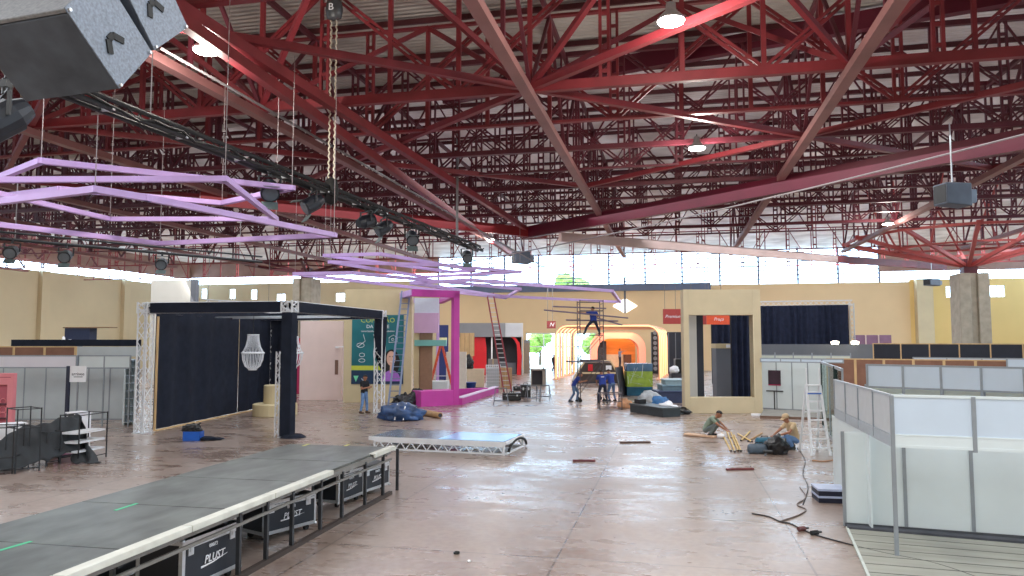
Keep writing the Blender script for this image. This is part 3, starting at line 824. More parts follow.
flight_case(G(216, 557)+perp*1.0, rz, 1.2, .6, .55, 'dark flight case set back in the shade behind the second case', False)
flight_case(G(318, 517)+perp*.9, rz, .9, .6, .55, 'dark flight case set back in the shade behind the third case', False)

# ================================================================ LOW DECK IN MID FLOOR
PL, PR = G(384, 450), G(506, 455.5)
o, a, L = fr(G(372, 449), G(505, 455.5))
zt = .37
t = thing('low_platform', 'low grey platform on white lattice truss sides lying mid floor', 'platform', o, a)
dep = (toloc(G(516, 434, zt), t)).y
MB().box(-.1, L, 0, dep, zt-.05, zt).build('deck', mat('glossy_grey_deck', C(92, 106, 124), .22, noise=.25, scale=1.2, spec=.8), t)
bl = MB().box(L*.5, L-.05, .08, dep-.05, zt, zt+.012).build('blue_patch', mat('glossy_blue', C(96, 160, 214), .22, noise=.15, scale=1.5, spec=.9), t); bl['label'] = 'glossy light blue patch on the right half'  # thin light blue slab over the right half of the deck
b = MB(); b.box(-.1, L, -.04, 0, zt-.1, zt+.01); b.build('edge_strip', white_truss, t)
def side_truss(x0, x1, y):
    b = MB(); b.bar((x0, y, .03), (x1, y, .03), .05); b.bar((x0, y, zt-.12), (x1, y, zt-.12), .05)
    n = max(2, round(abs(x1-x0)/.33)); s = (x1-x0)/n
    for i in range(n):
        b.tube((x0+i*s, y, .03), (x0+(i+.5)*s, y, zt-.12), .018, n=6); b.tube((x0+(i+.5)*s, y, zt-.12), (x0+(i+1)*s, y, .03), .018, n=6)
    for x in (x0, x1): b.bar((x, y, 0), (x, y, zt-.05), .05)
    return b
side_truss(.1, L-.03, -.02).build('side_lattice', white_truss, t)
side_truss(.1, L-.03, dep-.05).build('side_lattice', white_truss, t)
b = MB(); b.box(L-.03, L+.03, 0, dep, zt-.08, zt+.005); b.bar((L, .1, .03), (L, dep, .03), .05); b.build('end_frame', white_truss, t)
b = MB(); pts = [(L+.02, .3+.9*math.cos(u), .05+.28*math.sin(u)) for u in [i*math.pi/10 for i in range(11)]]
pts = [(x, y+.9, z) for x, y, z in pts]; b.path(pts, .04, 8); b.build('hose_loop', rubber, t)

# ================================================================ LEFT BOOTHS
def pwall(name, label, A, B, z0, z1, n, pm_, fm, cat='partition', group=None, th=.04, leg=True, rails=(), ext=0, root=None, y=0, pw=.025):
    """modular exhibition wall: aluminium posts, panels between"""
    o, a, L = fr(A, B)
    t = root or thing(name, label, cat, o, a, group)
    s = L/n
    for i in range(n+1): MB().box(i*s-pw, i*s+pw, y-.025, y+.025, 0 if leg else z0, z1+ext).build('post', fm, t)
    for i in range(n): MB().box(i*s+pw, (i+1)*s-pw, y-.012, y+.012, z0+.03, z1-.03).build('panel', pm_, t)
    b = MB()
    for z in (z0, z1-.05)+tuple(rails): b.box(0, L, y-.022, y+.022, z, z+.05)
    b.build('rail', fm, t)
    return t
A, B = Gd(-20, 31), Gd(130, 31)
pwall('booth_wall', 'grey panelled exhibition wall behind the black tarpaulin at left', A, B, 0, 2.45, 7, panel_grey, post_grey, 'booth wall')
A, B = Gd(-20, 28.5), Gd(74, 28.5)
pwall('booth_fascia', 'long white fascia band above the grey booth at the left edge', A, B, 2.22, 2.72, 1, panel_light, post_grey, 'fascia', leg=False, rails=())
A, B = Gd(76, 28.6), Gd(128, 28.6)
pwall('booth_fascia', 'whitish fascia panels left of the black draped pavilion', A, B, 2.2, 2.72, 2, panel_white, post_grey, 'fascia')
A, B = Gd(-20, 33), Gd(73, 33)
pwall('booth_wall', 'strip of brown hardboard with pine battens above the white fascia at left', A, B, .0, 3.02, 3, panel_brown, wood_pale, 'booth wall', pw=.05)
A, B = Gd(8, 36), Gd(138, 36)
o, a, L = fr(A, B)
t = thing('dark_fascia', 'long black fascia strip on posts at eye level left of the draped pavilion', 'fascia', o, a)
MB().box(0, L, 0, .1, 3.0, 3.32).build('board', black_cloth, t)
for x in (.1, L*.5, L-.1): MB().box(x-.04, x+.04, .1, .18, 0, 3.3).build('post', post_grey, t)
b = MB(); b.box(L*.3, L, .02, .08, 2.5, 2.98); b.build('glass_panel', panel_grey, t)
# white open shelving at the end of the booth
A, B = Gd(123, 29), Gd(134, 29.2)
o, a, L = fr(A, B)
t = thing('shelf_tower', 'narrow white shelf tower standing against the draped pavilion', 'shelf', o, a)
b = MB(); b.box(0, .04, 0, .5, 0, 2.55).box(L-.04, L, 0, .5, 0, 2.55).box(0, L, .48, .5, 0, 2.55); b.build('side', panel_white, t)
for i in range(9): MB().box(.04, L-.04, 0, .48, .1+i*.3, .13+i*.3).build('shelf', panel_bluish, t)
MB().box(L-.02, L+.02, -.02, .5, 0, 2.5).build('edge', white_truss, t)
# navy box on the side wall
P = Gd(75, 58)
t = thing('wall_cabinet', 'dark navy box fixed on the cream wall above the left booths', 'wall box', (P.x, P.y, 3.28), TH*.2)
MB().box(-1.1, 1.1, 0, .8, 0, .95).build('box', mat('deep_navy_board', C(28, 38, 66), .6, noise=.1), t)
MB().box(-1.2, 2.9, -.1, .8, .95, 1.03).build('ledge', mat('brown_ledge', C(120, 96, 70), .7, noise=.1), t)
MB().box(-.3, -.05, .2, .7, -3.28, 0).build('support', grey_wall, t)
b = MB(); b.blob((-1.0, -.2, .02), .12, .12, .3, .3, 2, 3, 2).blob((-.3, -.3, -.05), .4, .15, .12, .3, 2, 5, 2); b.build('white_cloth', paper_white, t, True)
# rose kiosk
A, B = Gd(-40, 26.5), Gd(13.5, 26.5)
B = Gd(11, 26.5); o, a, L = fr(A, B)
t = thing('pink_kiosk', 'rose pink display kiosk with deep pink shelves at the left edge', 'kiosk', o, a)
zt = 2.12
b = MB(); b.box(L-.22, L, 0, .2, 0, zt).box(0, L-.2, 0, .2, zt-.42, zt).box(0, .2, 0, .2, 0, zt); b.build('surround', pink_kiosk, t, bevel=.02)
MB().box(.2, L-.2, .14, .2, 0, zt-.42).build('back_panel', pink_deep, t)
for z in (.5, 1.0): MB().box(.2, L-.2, 0, .14, z, z+.05).build('shelf', mat('dark_maroon_shelf', C(92, 44, 58), .5, noise=.1), t)
b = MB()
for cx, cz, r in ((L-.42, .83, .12), (L-.42, .62, .12), (L-.42, 1.12, .1)):
    b.path([(cx+r*math.cos(u), .12, cz+r*math.sin(u)) for u in [i*math.pi/8 for i in range(16)]], .018, 6, closed=True)
b.build('swirl_mark', pink_kiosk, t)
MB().box(L*.4, L-.1, -.01, 0, zt-.16, zt-.13).build('slot', pink_deep, t)
# white sign on black pole
P = G(66, 433)
t = thing('sign_pole', 'white square sign on a thick black pole left of the pavilion', 'sign', P, TH*0)
dd = fd(P); t.rotation_euler = (0, 0, TH)
zt = Zat(P, 366); zs0 = Zat(P, 382); w_ = 16/F*dd
MB().box(-.06, .06, -.05, .05, 0, zt).build('pole', mat('blue_black_pole', C(32, 36, 58), .5, noise=.1), t, bevel=.01)
MB().box(.06, .06+w_, -.02, .02, zs0, zt).build('board', paper_white, t)
text('lettering', 'arrivee', .16, (.06+w_*.52, -.025, zs0+(zt-zs0)*.5), mat('grey_lettering', C(70, 66, 78), .6, noise=.02), t)
MB().box(.06+w_*.25, .06+w_*.8, -.024, -.02, zs0+(zt-zs0)*.3, zs0+(zt-zs0)*.34).build('underline', mat('grey_lettering', C(70, 66, 78)), t)

# black metal racks, tarp and shelves at left
def rack(pl, pr, ytop, d, label, levels=()):
    A, B = G(*pl), G(*pr); o, a, L = fr(A, B)
    t = thing('metal_rack', label, 'rack', o, a, 'black metal racks')
    h = Zat(A, ytop); r = .013
    for x in (0, L):
        for y in (0, d): MB().box(x-r, x+r, y-r, y+r, 0, h).build('upright', black_metal, t)
    for z in (h-.02, .1)+tuple(levels):
        for y in (0, d): MB().bar((0, y, z), (L, y, z), .022).build('crossbar', black_metal, t)
        if z > .2:
            for x in (0, L): MB().bar((x, 0, z), (x, d, z), .022).build('side_bar', black_metal, t)
    return t, L, h
t, L, h = rack((15, 474), (39, 471), 409, .7, 'tall thin black metal rack standing in front of the draped tarpaulin', (1.1,))
t, L, h = rack((78, 463), (106, 457), 415, .6, 'black metal rack with white shelf bars right of the tarpaulin', ())
for z in (.25, .5, .75): MB().box(0, L, .05, .55, z, z+.05).build('shelf', white_truss, t)
t, L, h = rack((-30, 476), (12, 474), 428, .8, 'low black metal rack at the left edge under the tarpaulin', (.4,))
t, L, h = rack((46, 466), (60, 464), 432, .6, 'small black metal rack in the middle under the tarpaulin', (.4,))
# white and magenta counters beneath
for (pl, pr, h, m_, lb) in (((-30, 468), (25, 462), 1.05, paper_white, 'white display counter under the tarpaulin at the left edge'),
                           ((48, 458), (62, 457), .75, mat('tan_box', C(190, 160, 130), .7, noise=.1), 'tan display box under the tarpaulin'),
                           ((60, 458), (78, 455), .85, mat('magenta_white_unit', C(206, 150, 180), .6, noise=.3, scale=2), 'pink and white display unit under the tarpaulin'),
                           ((76, 452), (90, 450), 1.15, paper_white, 'white display unit behind the racks')):
    o, a, L = fr(G(*pl), G(*pr))
    t = thing('display_counter', lb, 'counter', o, a)
    MB().box(0, L, 0, .5, .06, h-.04).build('body', m_, t, bevel=.01)
    MB().box(-.03, L+.03, -.03, .53, h-.04, h).build('top', paper_white, t, bevel=.008)
    MB().box(.03, L-.03, .03, .47, 0, .06).build('plinth', dark_interior, t)
    for z in (.3, .55): MB().box(.02, L-.02, -.012, 0, z, z+.06).build('stripe', magenta_wall, t)
# tarp: a draped sheet following a ridge
rid = [(-30, 445, .72), (0, 437, .8), (25, 424, 1.0), (45, 418, 1.1), (62, 417, 1.14), (79, 417, 1.12)]
def tarp(u, v):
    f = u*(len(rid)-1); i = min(int(f), len(rid)-2); g = f-i
    px = rid[i][0]*(1-g)+rid[i+1][0]*g; z = rid[i][2]*(1-g)+rid[i+1][2]*g
    dd = 18.7+u*2.6 - (v-.3)*1.2
    P = Gd(px + 6*math.sin(v*5+u*8)*.3, dd)
    drop_ = max(0, v-.3)**1.15*1.35 + max(0, .3-v)*1.2
    z2 = z - drop_ + .045*math.sin(u*15+v*7) + .025*math.sin(u*41-v*9)
    return (P.x, P.y, max(.12, z2))
tag(MB().grid(tarp, 60, 26).build('tarpaulin', mat('black_tarpaulin', C(46, 50, 54), .75, noise=.3, scale=3, bump=.3), None, True, solid=.02), 'black tarpaulin draped over racks and counters at left', 'tarpaulin')
def tarp2(u, v):
    P = G(68+u*12, 455).lerp(G(80+u*24, 459), v); z = 1.12*(1-v)**1.4
    P = Gd(66+u*14+v*20*(.5+u*.5), 21.6-v*1.6)
    return (P.x+.05*math.sin(v*14+u*4), P.y+.08*math.sin(u*9+v*5), max(.03, z+.05*math.sin(u*12+v*6)))
tag(MB().grid(tarp2, 20, 24).build('tarpaulin', mat('black_tarpaulin', C(46, 50, 54)), None, True, solid=.02), 'black tarpaulin tail hanging to the floor over the shelf rack', 'tarpaulin')

# ================================================================ DRAPED PAVILION
def lattice(b, p, q, w, r=.025, step=None, face_y=None):
    p = V(p); q = V(q); d = (q-p); L = d.length; e = d.normalized()
    u = V((0, 0, 1)) if abs(e.z) < .9 else V((1, 0, 0))
    a = e.cross(u).normalized()*w/2; c = a.cross(e).normalized()*w/2
    cs = [a+c, -a+c, -a-c, a-c]
    for k in cs: b.tube(p+k, q+k, r, n=6)
    n = max(2, round(L/(step or w*1.1)))
    for i in range(4):
        k1, k2 = cs[i], cs[(i+1) % 4]
        for j in range(n):
            s, s2 = j/n, (j+1)/n
            x, y = (k1, k2) if j % 2 == 0 else (k2, k1)
            b.tube(p+d*s+x, p+d*s2+y, r*.6, n=5)
    return b
PT_ = {}
A, B, Cc, D = G(142, 433), G(287, 437), G(379, 413), G(267, 407)
t = thing('draped_pavilion', 'large pavilion of white truss posts with black drapes at left of the hall', 'pavilion', A, 0)
a_, b_, c_, d_ = (toloc(P, t) for P in (A, B, Cc, D))
Ht = 4.45; w = .36
for P, lb in ((a_, 0), (b_, 1), (c_, 2), (d_, 3)):
    lattice(MB(), P, P+UP*Ht, w if lb != 1 else .3, .028).build('truss_post', white_truss, t)
    MB().box(P.x-.24, P.x+.24, P.y-.24, P.y+.24, 0, .03).build('base_plate', alu, t)
    b = MB(); lattice(b, P+UP*(Ht-.2), P+UP*(Ht+.2), .4, .035, .2); b.build('corner_block', white_truss, t)
for P, Q in ((a_, b_), (b_, c_), (c_, d_), (d_, a_)):
    lattice(MB(), P+UP*Ht, Q+UP*Ht, .34, .028).build('truss_beam', white_truss, t)
    e = (Q-P).normalized()
    MB().bar(P+e*.3+UP*(Ht-.01), Q-e*.2+UP*(Ht-.01), .40, .36).build('beam_wrap', black_cloth, t)
# wraps
MB().box(b_.x-.2, b_.x+.2, b_.y-.2, b_.y+.2, .02, Ht-.2).build('post_wrap', black_cloth, t, bevel=.03)
MB().tube((b_.x+.25, b_.y-.05, 0), (b_.x+.25, b_.y-.05, .1), .45, .3, 14).build('wrap_skirt', black_cloth, t)
lattice(MB(), b_+V((-.35, .1, 0)), b_+V((-.35, .1, 2.9)), .22, .024).build('prop_truss', white_truss, t)
def cw(u, v):
    an = u*2*math.pi; r = .3*(1-.25*v)*(1+.12*math.sin(3*an+v*4))
    z = Ht-.1 - v*(2.0+ .5*math.cos(an-1))
    return (c_.x+r*math.cos(an), c_.y+r*math.sin(an), z)
MB().grid(cw, 24, 10).build('gathered_wrap', black_cloth, t, True)
def curtain(P, Q, z0, z1, folds, amp, seams=()):
    b = MB(); d = Q-P; L = d.length; e = d.normalized(); n_ = V((-e.y, e.x, 0))
    def fn(u, v):
        q = P + d*u + n_*(amp*math.sin(u*folds*2*math.pi)*(.4+.6*v)+amp*.5*math.sin(u*folds*5.1+2))
        return (q.x, q.y, z1+(z0-z1)*v)
    return b.grid(fn, max(40, folds*10), 6)
e = (d_-a_).normalized()
curtain(a_+e*.35+V((.2, 0, 0)), a_+(d_-a_)*.66+V((.2, 0, 0)), .08, Ht-.1, 5, .035).build('curtain', black_cloth, t, True)
curtain(a_+(d_-a_)*.665+V((.2, 0, 0)), d_+V((.2, -.2, 0)), .08, Ht-.1, 3, .035).build('curtain', black_cloth, t, True)
curtain(d_, c_.lerp(d_, .72), .08, Ht-.1, 4, .03).build('curtain', black_cloth, t, True)
MB().bar(a_+V((.27, .3, 0.03)), a_+V((.27, .3, Ht-.3)), .06).build('batten', wood_pale, t)
MB().bar(a_+e*.4+V((.25, 0, .04)), d_+V((.25, 0, .04)), .08, .05).build('batten', wood_pale, t)
mid1, mid2 = a_.lerp(d_, .45), b_.lerp(c_, .45)
MB().bar(mid1+UP*(Ht-.2), mid2+UP*(Ht-.2), .06).build('cross_pipe', alu, t)
mid3, mid4 = a_.lerp(d_, .6), b_.lerp(c_, .6)
MB().bar(mid3+UP*(Ht-.2), mid4+UP*(Ht-.2), .06).build('cross_pipe', alu, t)
pav = t
# chandeliers
crystal = mat('crystal_beads', C(226, 230, 236), .25, noise=.12, scale=14, spec=.9)
def chandelier(px, ytop, ybot, d, label):
    P = W(px, ybot, d); h = Zat(P, ytop)-P.z
    t = thing('chandelier', label, 'chandelier', P, 0, 'beaded chandeliers')
    R = h*.29
    b = MB()
    for k in range(20):
        an = 2*math.pi*k/20; c, s = math.cos(an), math.sin(an)
        pts = [(c*r, s*r, z) for r, z in [(R*.5, h), (R*.55, h*.85), (R*.68, h*.68), (R, h*.5)]]
        b.path(pts, .014, 4)
    b.build('upper_strands', crystal, t)
    b = MB()
    for k in range(20):
        an = 2*math.pi*k/20; c, s = math.cos(an), math.sin(an)
        b.path([(c*r, s*r, z) for r, z in [(R, h*.5), (R*.92, h*.3), (R*.7, h*.14), (R*.35, h*.06)]], .016, 4)
    b.build('lower_basket', crystal, t)
    for r, z in ((R*.5, h), (R, h*.5), (R*.35, h*.04)):
        MB().path([(r*math.cos(2*math.pi*i/24), r*math.sin(2*math.pi*i/24), z) for i in range(24)], .03 if r < R else .04, 6, closed=True).build('ring', crystal, t)
    MB().tube((0, 0, h*.02), (0, 0, h*.1), R*.3, R*.4).build('drop', crystal, t)
    MB().tube((0, 0, h), (0, 0, 4.25-P.z), .012, n=5).build('chain', black_metal, t)
chandelier(252.5, 335, 371, 29.5, 'pale beaded chandelier hanging in front of the black curtain')
chandelier(293, 337, 369, 32.5, 'pale beaded chandelier half hidden behind the black wrapped front post')
P = Gd(275, 32.8)
t = thing('round_pedestal', 'beige two tier round pedestal inside the draped pavilion', 'pedestal', P)
MB().lathe([(.0, 0), (.93, 0), (.95, .03), (.95, .5), (.9, .53), (0, .53)], n=28).build('lower_tier', beige, t)
MB().lathe([(.0, .53), (.5, .53), (.5, 1.3), (.47, 1.33), (0, 1.33)], n=28).build('upper_tier', beige, t)
# white truss beam behind the pavilion
A, B = W(205, 303, 45), W(272, 307, 43)
t = thing('truss_beam', 'white lattice truss beam hanging behind the top of the pavilion', 'truss', A)
lattice(MB(), (0, 0, 0), B-A, .42, .035).build('lattice', white_truss, t)
for f in (.05, .95): MB().tube((B-A)*f, (B-A)*f+UP*(BZ-A.z), .015, n=5).build('hanger', gw, t)
# tool box
P = G(191, 441); s = 1.0
t = thing('tool_box', 'blue plastic crate with black tools on the floor right of the curtain', 'crate', P, TH)
b = MB(); b.box(-.28, .28, 0, .02, .02, .3).box(-.28, .28, .34, .36, .02, .3).box(-.28, -.26, 0, .36, .02, .3).box(.26, .28, 0, .36, .02, .3).box(-.28, .28, 0, .36, 0, .03)
b.build('crate', mat('bright_blue_plastic', C(24, 92, 190), .4, noise=.06), t, bevel=.01)
b = MB(); b.blob((-.05, .18, .38), .3, .2, .16, .4, 2.5, 4, 3).tube((-.2, .1, .3), (.2, .25, .56), .03); b.build('tools', black_plastic, t)
tag(MB().blob(G(207, 440)+V((0, 0, .05)), .5, .25, .06, .4, 2, 7, 3).build('dark_cloth', black_cloth, None, True), 'black cloth lying on the floor beside the blue crate', 'cloth')

# ================================================================ CENTRE LEFT BACKGROUND
def board(name, label, cat, pl, pr, d, ytop, ybot, th, m, group=None, bevel=.01, part='board'):
    A, B = Gd(pl, d), Gd(pr, d); o, a, L = fr(A, B)
    z1 = Zat(A, ytop); z0 = max(0, Zat(A, ybot)) if ybot else 0
    t = thing(name, label, cat, o, a, group)
    MB().box(0, L, 0, th, z0, z1).build(part, m, t, bevel=bevel)
    return t, L, z0, z1
t, L, z0, z1 = board('partition_wall', 'pale pink partition wall between the pavilion and the poster', 'partition', 299, 342, 41, 321, None, .15, pink_pale)
MB().box(L-.12, L+.06, -.5, -.02, 0, 2.9).build('return_panel', pink_pale, t)
MB().box(L-.42, L-.13, -.02, 0, 1.4, 2.2).build('niche', mat('brown_niche', C(120, 92, 78), .7, noise=.1), t)
MB().box(L-.35, L+.05, -.3, -.02, 2.85, 2.95).build('ledge', paper_white, t)
t, L, z0, z1 = board('partition_wall', 'raspberry pink wall seen behind the black wrapped front post', 'partition', 268, 300, 46, 338, None, .15, magenta_wall)
MB().box(0, L, -.05, 0, 3.05, 3.4).build('top_strip', bright_red, t)
for z in (2.6, 2.85): MB().box(0, L, -.08, 0, z, z+.15).build('white_strip', paper_white, t)
MB().box(L*.1, L*.45, -.03, 0, 0, 2.3).build('door', mat('brown_door', C(110, 74, 62), .7, noise=.1), t)
t, L, z0, z1 = board('poster_wall', 'tall beige freestanding wall carrying the teal poster', 'wall panel', 343, 411, 39.5, 289.5, None, .5, beige)
MB().box(L-.02, L+.02, -.03, .55, 0, z1).build('side_face', mat('pale_edge', C(222, 208, 176), .7, noise=.05), t)  # side face given a paler tone than the front
PW = t
zA, zB = Zat(t.location, 315), Zat(t.location, 384); xA, xB = L*(351-343)/68, L*(403-343)/68
t = thing('poster', 'teal poster with a smiling long haired woman on the beige wall', 'poster', PW.matrix_basis @ V(((xA+xB)/2, -.03, zB)), PW.rotation_euler.z)
pw, ph = xB-xA, zA-zB
MB().box(-pw/2, pw/2, 0, .025, 0, ph).build('sheet', teal, t)
yel = mat('lime_print', C(196, 206, 70), .5, noise=.04); 
text('headline', 'CONEXÃO', ph*.1, (.0, -.006, ph*.92), yel, t)
text('headline', 'DA SAÚDE', ph*.07, (-.0, -.006, ph*.83), paper_white, t)
text('subline', 'conectando pessoas e saberes', ph*.04, (0, -.006, ph*.765), paper_white, t)
MB().box(-pw/2, pw*.1, -.006, 0, ph*.2, ph*.265).build('lime_band', yel, t)
MB().box(-pw/2, pw/2, -.004, 0, 0, ph*.19).build('navy_band', mat('navy_print', C(22, 52, 84), .5, noise=.1), t)
ol = MB(); r = .012
def ring(cx, cz, rx, rz_): ol.path([(cx+rx*math.cos(2*math.pi*i/12), -.01, cz+rz_*math.sin(2*math.pi*i/12)) for i in range(12)], r, 4, closed=True)
ring(-pw*.3, ph*.42, .14, .1); ring(-pw*.3, ph*.34, .17, .09); ring(-pw*.33, ph*.56, .2, .12)
ol.path([(-pw*.28, -.01, ph*.72), (-pw*.24, -.01, ph*.62), (-pw*.38, -.01, ph*.54)], r, 4)
ol.path([(pw*.22, -.01, ph*.6), (pw*.22, -.01, ph*.67), (pw*.3, -.01, ph*.71), (pw*.38, -.01, ph*.67), (pw*.38, -.01, ph*.61), (pw*.22, -.01, ph*.6)], r, 4); ring(pw*.29, ph*.645, .06, .06)
for x in (-.08, .02): ol.path([(pw*x, -.01, ph*.72), (pw*(x+.03), -.01, ph*.6), (pw*x, -.01, ph*.45), (pw*(x+.02), -.01, ph*.3)], r, 4)
ol.build('line_drawings', paper_white, t)
# portrait on the poster: flat print
hx = pw*.27
b = MB(); b.prism([(hx+math.cos(u)*pw*.15*(1.0 if math.sin(u) > 0 else 1.1), ph*.34+math.sin(u)*ph*(.16 if math.sin(u) > 0 else .24)) for u in [i*math.pi/12 for i in range(24)]], -.004, 0); b.build('printed_hair', hair_m, t)
b = MB(); b.prism([(hx+math.cos(u)*pw*.18, ph*.04+max(0, math.sin(u))*ph*.16) for u in [i*math.pi/10 for i in range(11)]] , -.008, 0); b.build('printed_blouse', mat('lilac_print', C(168, 110, 200), .5, noise=.1), t)
pskin = mat('printed_skin', C(222, 178, 156), .5, noise=.05)
b = MB(); b.prism([(hx-.02+math.cos(u)*pw*.085, ph*.37+math.sin(u)*ph*.105) for u in [i*math.pi/10 for i in range(20)]], -.010, 0); b.prism([(hx-.08, ph*.16), (hx+.08, ph*.16), (hx+.05, ph*.3), (hx-.07, ph*.3)], -.009, 0); b.build('printed_face', pskin, t)
b = MB(); b.box(hx-.12, hx-.05, -.012, -.01, ph*.39, ph*.4); b.box(hx+.03, hx+.1, -.012, -.01, ph*.39, ph*.4); b.build('printed_eyes', hair_m, t)
MB().prism([(hx-.09, ph*.33), (hx-.01, ph*.315), (hx+.07, ph*.33), (hx-.01, ph*.322)], -.012, -.01).build('printed_smile', paper_white, t)
b = MB(); b.prism([(-pw*.46, ph*.12), (-pw*.36, ph*.12), (-pw*.41, ph*.03)], -.008, 0); b.build('logo_mark', mat('mint_print', C(120, 220, 170), .5), t)
b = MB(); b.path([(-pw*.3, -.01, ph*.08), (-pw*.27, -.01, ph*.05), (-pw*.22, -.01, ph*.12)], .02, 4); ring_ = b; b.build('logo_mark', paper_white, t)

# ladders
def ladder(name, label, Pf, Pt, w, n, m, group=None, rung=None, two=None):
    d = Pt-Pf; hz = V((d.x, d.y, 0)); 
    t = thing(name, label, 'ladder', Pf, TH)
    d = toloc(Pt, t)
    for s in (-1, 1):
        rl = MB().bar((s*w/2, 0, 0), V((s*w/2*.85, 0, 0))+d, .09, .05, up=(0, 1, 0)).build('rail', m, t)
        MB().box(s*w/2-.04, s*w/2+.04, -.06, .06, 0, .08).build('foot', rubber, rl)
    for i in range(n):
        f = (i+.7)/n; q = d*f; ww = w/2*(1-.15*f)
        MB().bar(q-V((ww, 0, 0)), q+V((ww, 0, 0)), .045).build('rung', rung or m, t)
    return t
ladder('extension_ladder', 'tall blue grey extension ladder leaning on the poster wall', G(393, 408), W(406, 291, 39.0), .5, 20, blue_alu)
ladder('extension_ladder', 'long dark red extension ladder leaning against the lilac frame by the pink booth', G(508, 393), W(490, 293, 47), .48, 22, red_alu, rung=alu)
def step_ladder(label, pxf, pyf, ytop, w, spread, n, m, extra=None, ang=0, splay=.25):
    P = G(pxf, pyf)
    t = thing('step_ladder', label, 'ladder', P, TH+ang)
    h = Zat(P, ytop)
    for s in (-1, 1):
        MB().bar((s*w/2, 0, 0), (s*w/2*(1-splay), spread*.45, h), .07, .035, up=(0, 1, 0)).build('front_rail', m, t)
        MB().bar((s*w/2, spread, 0), (s*w/2*(1-splay), spread*.5, h), .06, .04, up=(0, 1, 0)).build('rear_rail', m, t)
    for i in range(n):
        f = (i+.8)/(n+.6); ww = w/2*(1-splay*f)
        o = MB().box(-ww, ww, spread*.45*f-.03, spread*.45*f+.09, h*f-.02, h*f+.02).build('tread', m, t)
    MB().box(-w/2*(1-splay), w/2*(1-splay), spread*.4, spread*.58, h-.03, h+.02).build('top_cap', extra or m, t)
    b = MB()
    for f in (.25, .6): b.bar((-w/2*(1-splay*f), spread*(1-.5*f), h*f), (w/2*(1-splay*f), spread*(1-.5*f), h*f), .03)
    b.build('rear_brace', m, t)
    return t, h
P = G(822, 457)
t, h = step_ladder('white aluminium step ladder standing beside the near white booth', 821, 456, 386, .52, .9, 7, white_alu)
MB().box(-.2, .2, .33, .5, h-.26, h-.22).build('blue_tread', mat('blue_step', C(60, 110, 200), .5), t)['label'] = 'blue top tread'
for s in (-1, 1): MB().bar((s*.19, .4, h), (s*.19, .42, h+.5), .03).build('hand_rail', white_alu, t)
# orange A frame, seen side on
P = G(441, 396)
t = thing('step_ladder', 'orange fibreglass step ladder standing inside the pink booth', 'ladder', P, TH)
h = Zat(P, 346); sp_ = .8
for y in (-.2, .25):
    for s in (-1, 1): MB().bar((s*sp_, y, 0), (s*.06, y, h), .1, .06, up=(0, 1, 0)).build('rail', orange_fg, t)
for i in range(8):
    f = (i+.7)/8.5
    for s in (-1, 1): MB().bar((s*(sp_*(1-f)+.06*f), -.2, h*f), (s*(sp_*(1-f)+.06*f), .25, h*f), .06, .03).build('tread', alu, t)
MB().box(-.14, .14, -.24, .29, h-.02, h+.06).build('top_cap', orange_fg, t)
b = MB(); b.bar((-sp_*.6, -.2, h*.4), (sp_*.6, -.2, h*.4), .025); b.bar((-sp_*.6, .25, h*.4), (sp_*.6, .25, h*.4), .025); b.build('spreader', alu, t)

# bags
def bag(px, py, rx, ry, rz_, label, m, sd, name='bin_bag', cat='bag', grp=None):
    P = G(px, py)
    t = thing(name, label, cat, P, TH, grp)
    MB().blob((0, ry*.8, rz_*.55), rx, ry, rz_, .28, 2.2, sd, 4, flat=True).build('sack', m, t, True)
    MB().blob((rx*.2, ry*.8, rz_*1.5), rx*.16, rx*.14, rz_*.28, .4, 3, sd+4, 2).build('knot', m, t, True)
    return t
bag(402, 408, .55, .4, .42, 'black bin bag left of two behind the blue tarpaulin bundle', black_bag, 3)
bag(416, 406, .5, .4, .5, 'taller black bin bag beside the pink booth corner', black_bag, 9)
bag(780, 455, .33, .3, .33, 'black bin bag on the floor in front of the crouching person with cap', black_bag, 14)
P = G(400, 421)
t = thing('tarp_bundle', 'blue plastic tarpaulin bundle on the floor beside the pavilion post', 'bundle', P, TH)
MB().blob((0, .4, .22), .9, .5, .46, .35, 2.4, 21, 4, flat=True).build('tarp', blue_tarp_m, t, True)
b = MB()
for x in (-.2, .15): b.path([(x, -.12, .05), (x+.03, .0, .5), (x+.05, .4, .68), (x, .8, .5)], .03, 5)
b.build('white_strap', paper_white, t)
P, Q = G(421, 415), G(440, 418.5)
t = thing('cardboard_roll', 'brown cardboard roll lying right of the blue tarpaulin bundle', 'roll', P)
d = Q-P
MB().tube(UP*.13, d+UP*.13, .13, n=14).build('tube', cardboard, t, True)
MB().tube(d+UP*.13, d*1.01+UP*.13, .09, n=12).build('core', dark_interior, t)

# white, lilac and aqua sign tower
t, L, z0, z1 = board('sign_tower', 'tower of white, lilac and aqua boards rising right of the poster wall', 'sign tower', 413.5, 438, 42, 298, 313, .3, mat('ice_white_board', C(214, 224, 238), .6, noise=.03), part='white_board')
P = t.location
MB().box(0, L, -.1, .3, Zat(P, 333), Zat(P, 313)).build('lilac_board', lilac_panel, t, bevel=.01)
MB().box(.05, L+.45, -.25, .4, Zat(P, 346), Zat(P, 340)).build('aqua_board', teal_shelf, t, bevel=.01)
MB().box(.3, L-.35, .1, .25, 0, Zat(P, 333)).build('brown_panel', mat('taupe_panel', C(150, 118, 96), .7, noise=.06), t)
MB().box(0, .28, .05, .3, 0, Zat(P, 298)).build('pillar', beige, t)
MB().box(.1, L+.5, .35, 1.4, 0, .95).build('cabinet', panel_white, t)
